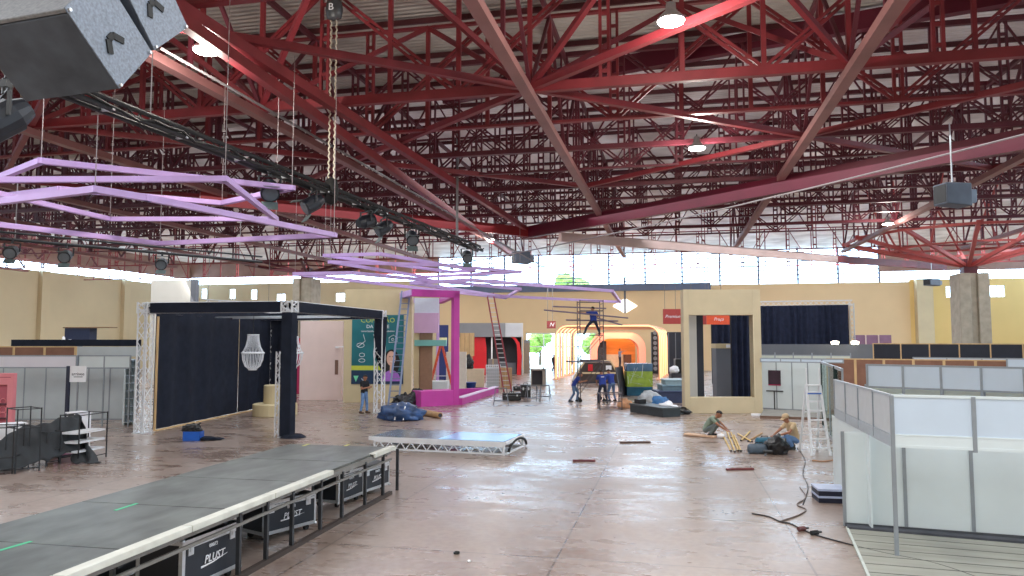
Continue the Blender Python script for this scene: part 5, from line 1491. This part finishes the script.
pwall('booth_fascia', 'bluish white open header frame in front of the booth with the dark poster', A2_, B2_, 2.3, 2.5, 4, panel_bluish, post_grey, 'fascia', leg=False, ext=.0)
o, a, L = fr(G(760, 418), G(842, 421))
t = thing('raised_floor', 'strip of grey raised carpet in front of the booth with the dark poster', 'floor platform', o, a)
MB().box(0, L, 0, 3.2, 0, .1).build('carpet', carpet_grey, t); MB().box(0, L, -.03, 0, 0, .1).build('edge', mat('brown_edge', C(110, 84, 70), .7, noise=.1), t)
# glass fronted stand by the ladder
A, B = Gd(823, 28), Gd(845, 21.0)
o, a, L = fr(A, B)
t = thing('glass_stand', 'glass walled stand with dark green posts behind the white step ladder', 'booth', o, a)
dk = mat('dark_green_post', C(40, 58, 58), .4, .2, noise=.1)
for x, w, m_ in ((0, .06, dk), (L*.42, .05, post_grey), (L*.72, .12, dk), (L, .05, post_grey)): MB().box(x-w/2, x+w/2, -w/2, w/2, 0, 2.5).build('post', m_, t)
for x0, x1 in ((0, L*.42), (L*.42, L*.72), (L*.72, L)): MB().box(x0+.04, x1-.04, -.006, .006, .12, 2.42).build('glass', glass_material('tinted_glass_%d' % int(x0*10), (.78, .88, .86, 1), .25), t)
b = MB(); b.box(0, L, -.03, .03, 2.42, 2.5).box(0, L, -.03, .03, 0, .12); b.build('rail', post_grey, t)
MB().bar((L*.1, .6, .05), (L*.95, .3, .3), .04).build('brace', post_grey, t)
# white header row
lowwall(870, 1075, 21.2, 18.2, 364, 'row of bluish white header panels behind the near booth', panel_bluish, 5, post_grey, z0=1.95, z1=2.62)
lowwall(868, 1080, 22.0, 19.0, 388, 'cream white wall panels below the header row behind the near booth', mat('cream_white_panel', C(206, 212, 200)), 5, post_grey, z1=2.0)
# near booth
cor = G(897, 556.5)
e1 = V((math.cos(math.radians(-8)), math.sin(math.radians(-8)), 0))    # along the front, to the right
angf = math.atan2((c2w(1, .0)).y, c2w(1, 0).x)
ang = TH - math.radians(19.5)
t = thing('exhibition_booth', 'near white exhibition booth with header panels at the right edge', 'booth', cor, ang)
zt = Zat(cor, 395); zb = Zat(cor, 445)
SD = toloc(Gd(841.5, 15.7), t); SD.z = 0; SD.normalize(); s = 1.1
for i in range(5):
    x = i*s; MB().box(x-.03, x+.03, -.03, .03, 0 if i == 0 else zb-.06, zt).build('post', post_grey, t, bevel=.005)
for i in range(4):
    MB().box(i*s+.03, (i+1)*s-.03, -.012, .012, zb+.16, zt-.03).build('header_panel', panel_bluish, t)
    MB().box(i*s+.03, (i+1)*s-.03, -.02, .02, zb, zb+.16).build('header_panel', panel_white, t)
b = MB(); b.box(0, 4*s, -.025, .025, zb-.03, zb+.01).box(0, 4*s, -.025, .025, zt-.03, zt+.01).box(0, 4*s, -.025, .025, zb+.15, zb+.17); b.build('rail', panel_white, t)
for i in range(4):
    p0, p1 = SD*(i*1.15), SD*((i+1)*1.15)
    MB().bar(p1+UP*zb, p1+UP*zt, .06).build('post', post_grey, t)
    MB().bar(p0+SD*.03+UP*(zb+zt+.13)/2, p1-SD*.03+UP*(zb+zt+.13)/2, .024, zt-zb-.19).build('side_header', mat('plain_grey_panel', C(188, 192, 196), .5, noise=.04), t)  # plain grey, less blue than the front header panels
    if 1 <= i < 4: MB().bar(p0+SD*.4+UP*.85, p1+SD*.4+UP*.85, .024, 1.6).build('side_wall', panel_white, t)
b = MB(); b.bar(UP*(zb+.06), SD*4.6+UP*(zb+.06), .05, .18); b.bar(UP*(zt-.01), SD*4.6+UP*(zt-.01), .05, .04); b.build('side_rail', mat('cool_grey_rail', C(164, 172, 180), .45, noise=.04), t)
# back wall of the booth
xl = toloc(G(846, 528), t).x; yb = toloc(G(904, 530), t).y
nb = 6; s2 = 1.02
xb = [toloc(Gd(868, 13.2), t).x, toloc(G(907, 531), t).x]
MB().box(xl, xb[0]+.028, yb-.012, yb+.012, .0, zb-.04).build('wall_panel', panel_white, t)
MB().box(xl-.028, xl+.028, yb-.03, yb+.03, 0, zb-.02).build('wall_post', post_grey, t)
while xb[-1] < 4.4: xb.append(xb[-1]+s2)
for x in xb[1:]: MB().box(x-.028, x+.028, yb-.03, yb+.03, 0, zt-.1).build('wall_post', post_grey, t)
for x0, x1 in zip(xb, xb[1:]): MB().box(x0+.028, x1-.028, yb-.012, yb+.012, .06, zt-.12).build('wall_panel', panel_white, t)
b = MB(); b.box(xl, xb[-1], yb-.04, yb+.02, 0, .06); b.build('skirting', mat('dark_grey_skirting', C(70, 74, 80), .6, noise=.1), t)
# raised floor of the booth
o, a, L = fr(G(868, 580), G(1060, 600))
P1, P2, P3, P4 = G(871, 583), G(847, 528.5), G(1075, 548), G(1085, 600)
b = MB(); qs = [P1, P2, P3, P4]
b.v = [q+V((0, 0, .02)) for q in qs]+[V((q.x, q.y, 0)) for q in qs]
b.face([0, 1, 2, 3]); b.face([4, 5, 6, 7])
for i in range(4): b.face([i, (i+1) % 4, 4+(i+1) % 4, 4+i])
fl = mat('grey_plank_floor', C(150, 150, 140), .6, noise=.15, scale=1.5, stretch=(.5, 3, 1))
t2 = thing('booth_floor', 'grey planked floor sheet under the near white booth', 'floor covering', (P2.x, P2.y, 0), ang)
M_ = Matrix.Translation(t2.location) @ t2.rotation_euler.to_matrix().to_4x4()
for i in range(len(b.v)): b.v[i] = M_.inverted() @ b.v[i]
b.build('sheet', fl, t2)
b = MB()
for k in range(1, 7):
    f = k/7; p, q = (P2.lerp(P1, f)), (P3.lerp(P4, f)); b.bar(M_.inverted() @ (p+UP*.02), M_.inverted() @ (q+UP*.02), .02, .006)
b.build('joint', mat('dark_joint', C(84, 84, 80), .7), t2)
MB().bar(M_.inverted() @ (P2+UP*.03), M_.inverted() @ (P3+UP*.03), .2, .05).build('border', mat('charcoal_border', C(66, 68, 76), .8, noise=.2, scale=4), t2)
MB().bar(M_.inverted() @ (P2+UP*.02), M_.inverted() @ (P1+UP*.02), .04, .03).build('edge_tape', mat('pale_tape', C(190, 196, 190), .5, noise=.1), t2)
# stacked black boards
for i in range(2):
    A = G(819, 503); B = G(850, 504); o, a, L = fr(A, B)
    t = thing('board_stack', ['lower', 'upper'][i] + ' of the two stacked black boards beside the near booth wall', 'board', o+UP*(.14*i), a, 'stacked black boards')
    MB().box(0, L, 0, .6, 0, .1).build('core', mat('blue_black_board', C(22, 26, 46), .5, noise=.1), t, bevel=.005)
    MB().box(-.01, L, -.012, .6, .1, .14).build('pale_edge', mat('blue_white_edge', C(176, 186, 214), .4, noise=.06), t)
# cables on the floor
def floor_cable(pts, r, label, m_):
    w = [G(*p)+UP*r for p in pts]; out = []
    for i in range(len(w)-1):
        p0, p1, p2, p3 = w[max(i-1, 0)], w[i], w[i+1], w[min(i+2, len(w)-1)]
        for k in range(6):
            f = k/6; out.append(.5*((2*p1)+(p2-p0)*f+(2*p0-5*p1+4*p2-p3)*f*f+(3*p1-p0-3*p2+p3)*f**3))
    out.append(w[-1])
    return tag(MB().path(out, r, 6).build('floor_cable', m_), label, 'cable')
bc = mat('black_cable', C(34, 32, 36), .5, noise=.1)
floor_cable([(752, 514), (768, 517), (780, 522), (790, 524), (802, 530), (817, 536), (846, 544), (880, 553), (930, 563), (965, 574), (980, 580)], .012, 'black cable snaking across the floor into the near booth', bc)
floor_cable([(780, 522), (798, 516), (806, 510), (797, 505), (806, 498), (800, 488)], .014, 'thin grey cable looping in front of the near booth', mat('grey_cable', C(120, 108, 104), .6, noise=.1))
floor_cable([(812, 461), (824, 462), (838, 460), (846, 459)], .02, 'tan cable lying at the foot of the white step ladder', mat('tan_cable', C(170, 130, 96), .6))
floor_cable([(797, 448), (805, 460), (803, 474), (808, 488), (803, 505)], .012, 'thin dark cable running along the floor past the step ladder', bc)
for px, py, lb in ((802, 531, 'small dark red plug connector on the floor cable'), (815, 535, 'small black plug connector on the floor cable')):
    t = thing('plug', lb, 'plug', G(px, py), .6); MB().tube((-.08, 0, .04), (.06, 0, .04), .04, n=8).build('body', mat('maroon_plug', C(92, 46, 44), .5) if 'red' in lb else rubber, t); MB().bar((.06, 0, .04), (.14, 0, .04), .03).build('cap', black_metal, t)
# red wood bars and scraps on the floor
for i, (px, py, l, an, lb, c) in enumerate(((740, 470, .72, .1, 'dark red bar on the floor below the wooden sticks', C(110, 52, 52)), (584, 461.5, .62, .0, 'dark red bar on the floor in mid hall', C(104, 50, 56)), (635, 443, 1.0, .05, 'thin dark strip lying on the floor in mid hall', C(92, 70, 66)))):
    o = MB().box(-l/2, l/2, -.05, .05, 0, .05).build('wood_bar', mat('bar_%d' % i, c, .7, noise=.15)); o.location = G(px, py); o.rotation_euler = (0, 0, TH+an)
    o.modifiers.new('bevel', 'BEVEL').width = .008
    tag(o, lb, 'bar')
tag(MB().blob(G(456.5, 554)+UP*.02, .05, .04, .03, .4, 2, 3, 2).build('scrap', rubber), 'tiny black scrap lying alone on the near floor', 'scrap')
tag(MB().blob(G(469, 562)+UP*.015, .03, .03, .02, .4, 2, 3, 2).build('scrap', paper_white), 'tiny white scrap lying on the near floor', 'scrap')
# planks and sticks
stickm = mat('pale_bamboo_stick', C(206, 176, 116), .6, noise=.15, scale=5)
for i, (p, q, lb) in enumerate((((722, 434), (731, 452), 'leftmost of four pale sticks fanned on the floor'), ((727, 433), (735, 453), 'second of four pale sticks fanned on the floor'), ((731, 434), (738.5, 452.5), 'third of four pale sticks fanned on the floor'), ((734, 436), (741, 452), 'rightmost of four pale sticks fanned on the floor'),
                              ((738, 435), (752, 443), 'pale stick pointing right behind the fan of sticks'), ((750, 433), (741, 442), 'crossing pale stick behind the fan of sticks'), ((762, 434), (748, 442), 'brown stick lying nearest the crouching person with cap'))):
    P, Q = G(*p)+UP*(.03+.012*(i % 3)), G(*q)+UP*(.03+.012*(i % 3))
    t = thing('stick', lb, 'stick', P); MB().tube(V((0, 0, 0)), Q-P, .027, n=8).build('shaft', stickm if i < 6 else cardboard, t); MB().tube((Q-P)*.985, (Q-P)*1.005, .028, n=8).build('dark_end', black_plastic, t)
P, Q = G(686, 435), G(716, 438)
tag(MB().bar(P+UP*.04, Q+UP*.04, .35, .05).build('plank', mat('pinkish_plank', C(206, 170, 142), .7, noise=.12, scale=3)), 'wide pinkish plank on the floor beside the kneeling person', 'plank')
# bags by the workers
def duffel(px, py, l, r, label, m_, an):
    t = thing('work_bag', label, 'bag', G(px, py), TH+an)
    MB().lathe([(.0, -l/2), (r*.8, -l/2), (r, -l*.42), (r, l*.42), (r*.8, l/2), (0, l/2)], n=14).build('sack', m_, t, True, bevel=0).rotation_euler = (0, math.pi/2, 0)
    t.children[0].location = (0, r*.8, r*.85)
    MB().path([(-.12, r*.6, r*1.8), (-.1, r*.6, r*2.1), (.1, r*.6, r*2.1), (.12, r*.6, r*1.8)], .015, 5).build('handle', black_metal, t)
duffel(760, 454, .6, .15, 'grey cylindrical work bag beside the black bin bag', mat('slate_bag', C(84, 98, 112), .7, noise=.15, bump=.2), -.05)
duffel(766, 446, .5, .14, 'teal blue work bag behind the grey one', mat('teal_bag', C(34, 98, 124), .6, noise=.15, bump=.2), .2)
P = G(768, 456)
t = thing('power_drill', 'small black power tool on the floor before the grey work bag', 'tool', P, 0); MB().tube((-.12, 0, .12), (.12, 0, .12), .05, n=8).build('body', black_plastic, t); MB().bar((-.05, 0, .1), (-.08, 0, 0), .06, .05).build('grip', grey_wall, t)
tag(MB().blob(G(721, 438)+UP*.06, .14, .12, .1, .4, 2, 17, 2).build('white_rag', paper_white, None, True), 'small white rag in front of the kneeling person', 'rag')
tag(MB().box(-.2, .2, -.12, .12, 0, .1).build('white_box', paper_white, None, bevel=.01), 'small white box at the right foot of the portal', 'box').location = G(756, 416)
#PART4
# ================================================================ PEOPLE
def capsule(b, p, q, r1, r2, n=12, round1=True, round2=True):
    p = V(p); q = V(q)
    b.tube(p, q, r1, r2, n)
    if round1: b.blob(p, r1, r1, r1, 0, 1, 0, 2)
    if round2: b.blob(q, r2, r2, r2, 0, 1, 0, 2)
def ell_loft(b, rings, n=16):    # rings: centre, half width (y), half depth (x), tilt handled by centres
    k = len(b.v); m = len(rings)
    for c, ry, rx in rings:
        c = V(c)
        for j in range(n):
            t = 2*math.pi*j/n; b.v.append(c+V((rx*math.cos(t), ry*math.sin(t), 0)))
    for i in range(m-1):
        for j in range(n):
            j2 = (j+1) % n; b.face([k+i*n+j, k+i*n+j2, k+(i+1)*n+j2, k+(i+1)*n+j])
    b.face([k+j for j in range(n)][::-1]); b.face([k+(m-1)*n+j for j in range(n)])
def fuse(b, name, m, parent, vox, it=2):
    tmp = b.build('tmp', m, bpy.data.objects.new('tmpp', None))
    r = tmp.modifiers.new('r', 'REMESH'); r.mode = 'VOXEL'; r.voxel_size = vox; r.use_smooth_shade = True
    s = tmp.modifiers.new('s', 'SMOOTH'); s.iterations = it; s.factor = .5
    par = tmp.parent; tmp.parent = None; bpy.data.objects.remove(par)
    bpy.context.view_layer.update()
    me = bpy.data.meshes.new_from_object(tmp.evaluated_get(bpy.context.evaluated_depsgraph_get()))
    old = tmp.data; bpy.data.objects.remove(tmp); bpy.data.meshes.remove(old)
    me.name = name; me.materials.clear(); me.materials.append(m)
    for p in me.polygons: p.use_smooth = True
    o = bpy.data.objects.new(name, me); COL.objects.link(o); o.parent = parent
    return o
STAND = dict(pelvis=(0, 0, .95), waist=(.0, 0, 1.08), chest=(0, 0, 1.3), neck=(0, 0, 1.46), head=(.03, 0, 1.6),
             sL=(0, .19, 1.4), sR=(0, -.19, 1.4), eL=(-.02, .25, 1.12), eR=(-.02, -.25, 1.12), wL=(.08, .25, .88), wR=(.08, -.25, .88),
             hL=(0, .09, .92), hR=(0, -.09, .92), kL=(.03, .1, .5), kR=(.03, -.1, .5), aL=(0, .1, .09), aR=(0, -.1, .09), look=(1, 0, -.1))
def person(label, loc, rz, pose, shirt, trouser, shoe, sleeves=True, cap=None, hair=True, vox=.012, foot=(1, 0, 0), logo=None):
    J = {k: V(v) for k, v in {**STAND, **pose}.items()}
    t = thing('person', label, 'person', loc, rz)
    up_t = (J['neck']-J['pelvis']).normalized()
    f_ = V(J['look']).normalized(); s_ = UP.cross(f_).normalized(); u_ = f_.cross(s_).normalized()
    b = MB()
    def torso(bb, g):
        for p, q, r1, r2 in ((J['pelvis'], J['waist'], .10, .09), (J['waist'], J['chest'], .09, .10), (J['chest'], J['neck']-up_t*.05, .09, .06)):
            for s in (-1, 0, 1):
                sd = (J['sL']-J['sR']).normalized()*s*.075
                capsule(bb, p+sd, q+sd*(.5 if q is not J['chest'] and q is not J['waist'] else 1.1), r1+g, r2+g)
        for S in ('sL', 'sR'): capsule(bb, J['chest'].lerp(J['neck'], .5), J[S], .075+g, .062+g)
    torso(b, 0)
    capsule(b, J['neck']-up_t*.06, J['head']-u_*.05, .058, .055)
    H_ = J['head']
    # head: cranium, jaw, nose, ears, brow in one surface
    def hp(x, y, z): return H_ + f_*x + s_*y + u_*z
    for c, r in ((hp(-.012, 0, .035), .092), (hp(.012, 0, .03), .088), (hp(.03, 0, -.03), .068), (hp(.045, 0, -.075), .042)):
        b.blob(c, r, r*.94, r*1.03, 0, 1, 0, 3)
    capsule(b, hp(.098, 0, .022), hp(.118, 0, -.018), .011, .017)
    for y in (-.088, .088): b.blob(hp(-.005, y, -.005), .026, .014, .034, 0, 1, 0, 2)
    for s in 'LR':
        S, E, Wr = J['s'+s], J['e'+s], J['w'+s]
        capsule(b, S, E, .052, .042); capsule(b, E, Wr, .043, .028)
        d = (Wr-E).normalized(); ref = (S-E).normalized()
        nn = d.cross(ref); nn = nn.normalized() if nn.length > .05 else V((0, 1, 0))
        sd = nn.cross(d).normalized(); out = sd
        # palm, four fingers of unequal length bent at the knuckle, thumb on the side
        for k in (-1, 0, 1): capsule(b, Wr+sd*.012*k, Wr+d*.085+sd*.026*k, .019, .016, 8)
        for k, ln in enumerate((.062, .074, .069, .053)):
            p = Wr+d*.088+sd*(k-1.5)*.02; q = p+(d+nn*.25).normalized()*ln*.55; r = q+(d+nn*.95).normalized()*ln*.5
            capsule(b, p, q, .0105, .0098, 8); capsule(b, q, r, .0098, .0088, 8)
        p = Wr+d*.03-sd*.03; q = p+(d*.6-sd*.8).normalized()*.045; capsule(b, p, q, .013, .011, 8); capsule(b, q, q+(d*.85-sd*.3+nn*.3).normalized()*.035, .011, .009, 8)
        Hh, K, A_ = J['h'+s], J['k'+s], J['a'+s]
        capsule(b, Hh, K, .082, .056); capsule(b, K, A_, .055, .036)
        ft = V(foot); capsule(b, A_-UP*.03-ft*.03, A_-UP*.045+ft*.15, .038, .028)
    fuse(b, 'body', skin_m, t, vox)
    b = MB(); torso(b, .016)
    b2 = b
    for s in 'LR':
        S, E, Wr = J['s'+s], J['e'+s], J['w'+s]
        if sleeves == 'long': capsule(b, S, E, .068, .056); capsule(b, E, Wr, .056, .042, round2=False)
        elif sleeves: capsule(b, S, S.lerp(E, .68), .07, .064, round2=False)
    o = fuse(b, 'shirt', shirt, t, .017)
    if logo:
        c = J['chest']; n_ = V((-1, 0, 0)); MB().box(c.x-.135, c.x-.122, -.08, .08, c.z+.03, c.z+.07).build('shirt_print', logo, t)
    b = MB()
    for s_i in (-1, 0, 1):
        sd = (J['hL']-J['hR']).normalized()*s_i*.07
        capsule(b, J['pelvis']+sd, J['pelvis'].lerp(J['waist'], .35)+sd, .118, .11)
    for s in 'LR':
        Hh, K, A_ = J['h'+s], J['k'+s], J['a'+s]
        capsule(b, Hh, K, .1, .07); capsule(b, K, A_+(K-A_)*.05, .07, .056, round2=False)
    fuse(b, 'trousers', trouser, t, .017)
    for s in 'LR':
        A_ = J['a'+s]; ft = V(foot); b = MB()
        capsule(b, A_-UP*.038-ft*.05, A_-UP*.042+ft*.16, .05, .042); capsule(b, A_-UP*.04, A_+UP*.04, .05, .05)
        fuse(b, 'shoe', shoe, t, .015)
    for y in (-.034, .034): MB().blob(hp(.094, y, .02), .012, .012, .009, 0, 1, 0, 2).build('eye', eye_m, t, True)
    MB().bar(hp(.093, -.026, -.052), hp(.093, .026, -.052), .012, .012).build('mouth', lip_m, t)
    if hair:
        b = MB(); bm = bmesh.new(); bmesh.ops.create_icosphere(bm, subdivisions=3, radius=1); k = 0
        keep = [f for f in bm.faces if (lambda c: c.z > .35-.45*max(0, -c.x)*1.6 and not (c.x > .55 and c.z < .55))(f.calc_center_median())]
        idx = {}
        for f in keep:
            q = []
            for v in f.verts:
                if v.index not in idx: idx[v.index] = len(b.v); b.v.append(hp(-.002+v.co.x*.105, v.co.y*.098, .038+v.co.z*.103))
                q.append(idx[v.index])
            b.face(q)
        bm.free(); b.build('hair', hair_m, t, True, solid=.014)
    if cap:
        b = MB()
        k0 = len(b.v); rr = [(.108, .03), (.106, .075), (.09, .12), (.05, .145), (.0, .15)]
        for r, z in rr:
            for j in range(18):
                a = 2*math.pi*j/18; b.v.append(hp(r*math.cos(a), r*.93*math.sin(a), z))
        for i in range(len(rr)-1):
            for j in range(18):
                j2 = (j+1) % 18; b.face([i*18+j, i*18+j2, (i+1)*18+j2, (i+1)*18+j])
        o = b.build('cap', cap, t, True, solid=.01)
        b = MB(); b.grid(lambda u, v: hp(.09+v*.1*(1-.35*(2*u-1)**2), (u-.5)*.17, .042-v*.02), 8, 4); b.build('cap_brim', cap, o, True, solid=.008)
    return t
denim = mat('blue_denim', C(104, 138, 184), .8, noise=.25, scale=9)
denim_grey = mat('grey_blue_denim', C(92, 116, 150), .8, noise=.25, scale=9)
tee_black = mat('black_tee', C(28, 28, 34), .85, noise=.2, scale=8)
blue_shirt = mat('royal_blue_work_shirt', C(34, 58, 140), .8, noise=.15, scale=8)
dark_tr = mat('dark_work_trousers', C(32, 38, 60), .85, noise=.2, scale=8)
shoe_b = mat('brown_shoe', C(92, 70, 56), .7, noise=.2); shoe_k = mat('black_shoe', C(28, 28, 30), .6, noise=.2)
sage = mat('grey_green_tee', C(126, 140, 126), .85, noise=.1, scale=8); shorts = mat('slate_trousers', C(96, 106, 108), .85, noise=.15, scale=8)
tan = mat('tan_tee', C(202, 176, 140), .85, noise=.08, scale=8); tancap = mat('tan_cap', C(196, 170, 136), .8, noise=.1)
# man with phone by the poster
person('person in black tee and jeans standing by the teal poster, hands raised to a phone', G(364, 413.5), TH-.5,
       dict(eL=(.06, .26, 1.12), eR=(.05, -.26, 1.12), wL=(.30, .10, 1.2), wR=(.3, -.08, 1.18), look=(1, 0, -.45), kL=(.05, .12, .5), kR=(0, -.12, .5), aL=(.06, .13, .09), aR=(-.08, -.14, .09)), tee_black, denim, shoe_b)
ph_ = G(432, 413.5)
# man high on the scaffold
O = SCF.location
M_ = Matrix.Translation(O) @ SCF.rotation_euler.to_matrix().to_4x4()
person('person in blue shirt high on the scaffold, legs apart and one arm stretched out', M_ @ V((.78, .6, zq_world)), TH+math.pi/2+.3,
       dict(pelvis=(0, 0, .74), waist=(.0, 0, .88), chest=(.05, 0, 1.1), neck=(.08, 0, 1.25), head=(.12, -.02, 1.38), sL=(.06, .2, 1.19), sR=(.06, -.2, 1.19), eL=(.08, .48, 1.15), wL=(.1, .74, 1.2), eR=(.14, -.36, 1.0), wR=(.32, -.32, .98),
            hL=(0, .1, .72), hR=(0, -.1, .72), kL=(.05, .36, .42), kR=(.08, -.28, .4), aL=(0, .52, .09), aR=(0, -.36, .09), look=(1, .5, -.1)), blue_shirt, dark_tr, shoe_k)
# worker on the left of the scaffold
push = dict(pelvis=(-.1, 0, .88), waist=(-.03, 0, 1.02), chest=(.1, 0, 1.2), neck=(.2, 0, 1.34), head=(.28, 0, 1.45), sL=(.13, .19, 1.28), sR=(.13, -.19, 1.28), eL=(.28, .25, 1.06), eR=(.28, -.25, 1.06), wL=(.5, .2, 1.12), wR=(.5, -.2, 1.12),
            hL=(-.1, .09, .86), hR=(-.1, -.09, .86), kL=(.12, .13, .5), kR=(-.05, -.13, .47), aL=(.05, .14, .09), aR=(-.28, -.14, .09), look=(1, 0, -.35))
person('person in blue shirt and jeans bending at the left foot of the scaffold', G(575.5, 402), TH-.25, push, blue_shirt, denim_grey, shoe_k)
bend = dict(pelvis=(-.08, 0, .95), waist=(-.03, 0, 1.1), chest=(.05, 0, 1.33), neck=(.11, 0, 1.47), head=(.19, 0, 1.58), sL=(.06, .21, 1.41), sR=(.06, -.21, 1.41), eL=(.2, .27, 1.16), eR=(.2, -.27, 1.16), wL=(.4, .2, 1.0), wR=(.4, -.2, 1.0),
            hL=(-.08, .1, .93), hR=(-.08, -.1, .93), kL=(.02, .2, .5), kR=(.02, -.2, .48), aL=(-.1, .22, .09), aR=(-.1, -.22, .09), look=(1, 0, -.6))
person('person in blue shirt seen from behind, left of the two beside the wrapped stack', G(602.5, 403.5), TH+math.pi/2+.1, bend, blue_shirt, dark_tr, shoe_k, logo=paper_white)
person('person in blue shirt bending, right of the two beside the wrapped stack', G(611, 401.5), TH+math.pi/2+.5, {**bend, 'aL': (-.05, .12, .09), 'kL': (.06, .14, .48)}, blue_shirt, denim_grey, shoe_k)
# on the arch stage
person('person in grey blue clothes reaching up on the stage under the peach arch', Gd(620, 71.0)+UP*.75, TH+.3,
       dict(eL=(.2, .25, 1.45), wL=(.42, .2, 1.55), eR=(.22, -.25, 1.42), wR=(.45, -.2, 1.5), look=(1, 0, .2)), mat('grey_blue_tee', C(108, 122, 150), .8), dark_tr, shoe_k)
# far person by the entrance
person('distant person in dark clothes walking by the glazed entrance', Gd(553.5, 79), TH+.6, dict(kL=(.15, .1, .5), aL=(.2, .1, .09), aR=(-.25, -.1, .1), kR=(-.02, -.1, .5)), tee_black, dark_tr, shoe_k)
# kneeling person
squat = dict(pelvis=(-.16, 0, .24), waist=(-.12, 0, .37), chest=(.02, 0, .56), neck=(.15, 0, .68), head=(.27, 0, .76), sL=(.06, .19, .63), sR=(.06, -.19, .63), eL=(.3, .27, .44), eR=(.3, -.27, .44), wL=(.5, .15, .28), wR=(.52, -.12, .26),
             hL=(-.16, .1, .22), hR=(-.16, -.1, .22), kL=(.22, .22, .42), kR=(.22, -.22, .42), aL=(.0, .18, .09), aR=(.0, -.18, .09), look=(1, 0, -.75))
person('person with dark hair in grey green tee squatting over the sticks by the portal', G(711, 436.5), TH-.45, squat, sage, shorts, shoe_k)
sq2 = {**squat, 'pelvis': (-.16, 0, .28), 'waist': (-.15, 0, .43), 'chest': (-.07, 0, .64), 'neck': (.03, 0, .81), 'head': (.11, 0, .92), 'sL': (-.03, .19, .75), 'sR': (-.03, -.19, .75), 'eL': (.18, .26, .54), 'eR': (.18, -.26, .54), 'wL': (.42, .16, .46), 'wR': (.44, -.16, .42), 'look': (1, 0, -.35),
       'hL': (-.15, .1, .26), 'hR': (-.15, -.1, .26), 'kL': (.26, .18, .42), 'kR': (.2, -.16, .3), 'aL': (.02, .18, .09), 'aR': (-.2, -.16, .11)}
person('person with tan cap, tan tee and blue jeans crouching beside the black bin bag', G(790, 449), TH+math.pi+.25, sq2, tan, denim, shoe_k, cap=tancap, hair=True)

# ---------------------------------------------------------------- light
wd = bpy.data.worlds.new('overcast_sky'); SC.world = wd; wd.use_nodes = True
nt = wd.node_tree; bg = nt.nodes['Background']
bg.inputs[0].default_value = (.55, .78, 1.0, 1); bg.inputs[1].default_value = 11
def lamp(px, py, d, watts, label):
    P = W(px, py, d)
    t = thing('high_bay_lamp', label, 'lamp', P, 0, 'high bay lamps')
    MB().lathe([(.05, .42), (.09, .4), (.1, .26), (.26, .1), (.27, .06)][::-1], n=16).build('housing', alu, t, True); hs = t.children[0]
    MB().lathe([(.25, .055), (.23, .02), (.12, 0)][::-1], n=16).build('lens', emission('lamp_glow', (1, .97, .88, 1), 60), hs, True)
    MB().tube((0, 0, .42), (0, 0, max(.5, BZ+.1-P.z)), .015, n=6).build('hanger', black_metal, t)
    L = bpy.data.lights.new('lamp_light', 'POINT'); L.energy = watts; L.color = (1, .95, .86); L.shadow_soft_size = .25
    lo = bpy.data.objects.new('lamp_light', L); COL.objects.link(lo); lo.location = P + V((0, 0, -.3))
lamp(206, 53, 14.7, 500, 'glowing high bay lamp beside the big speaker at upper left')
lamp(671, 24, 13.5, 500, 'glowing high bay lamp near the top edge right of centre')
lamp(697, 150, 22.5, 500, 'glowing high bay lamp over the hall below the front main beam')
lamp(888, 225, 37, 400, 'small glowing high bay lamp toward the right column')
lamp(490, 240, 42, 300, 'small far lamp left of the gable window')

def fill_light(x, y, z, sx, sy, w, col, rx=0, ry=0, nm='added_fill'):  # added area fills that stand for no visible source
    L = bpy.data.lights.new(nm, 'AREA'); L.shape = 'RECTANGLE'; L.size = sx; L.size_y = sy; L.energy = w; L.color = col
    o = bpy.data.objects.new(nm, L); COL.objects.link(o); o.location = (x, y, z); o.rotation_euler = (rx, ry, 0)
for x in (-38, -17, 4, 25):
    for y, w in ((3, 2200), (30, 1500), (52, 1500)): fill_light(x, y, 9.2, 16, 16, w, (.92, .96, 1))  # added fill under the roof, brightening floor and booths
for x in (-30, -6, 18): fill_light(x, 64, 8.5, 16, 6, 1200, (1, .96, .9), math.radians(62))  # added fill tilted at the far wall
for y in (40, 62): fill_light(-40, y, 8.5, 6, 16, 900, (1, .97, .9), 0, math.radians(62))  # added fill turned to the left wall
# ---------------------------------------------------------------- camera
cam = bpy.data.cameras.new('camera'); co = bpy.data.objects.new('camera', cam); COL.objects.link(co)
cam.sensor_width = 36; cam.lens = 36*F/1024; cam.clip_end = 400; cam.clip_start = .05
co.location = (0, 0, H); co.rotation_euler = (math.pi/2+PT, 0, TH)
SC.camera = co
SC.view_settings.view_transform = 'Standard'; SC.view_settings.look = 'None'
SC.view_settings.exposure = 0.0; SC.view_settings.gamma = 1; SC.view_settings.use_curve_mapping = False
SC.cycles.use_denoising = True; SC.cycles.max_bounces = 8; SC.cycles.diffuse_bounces = 5
SC.cycles.sample_clamp_indirect = 8
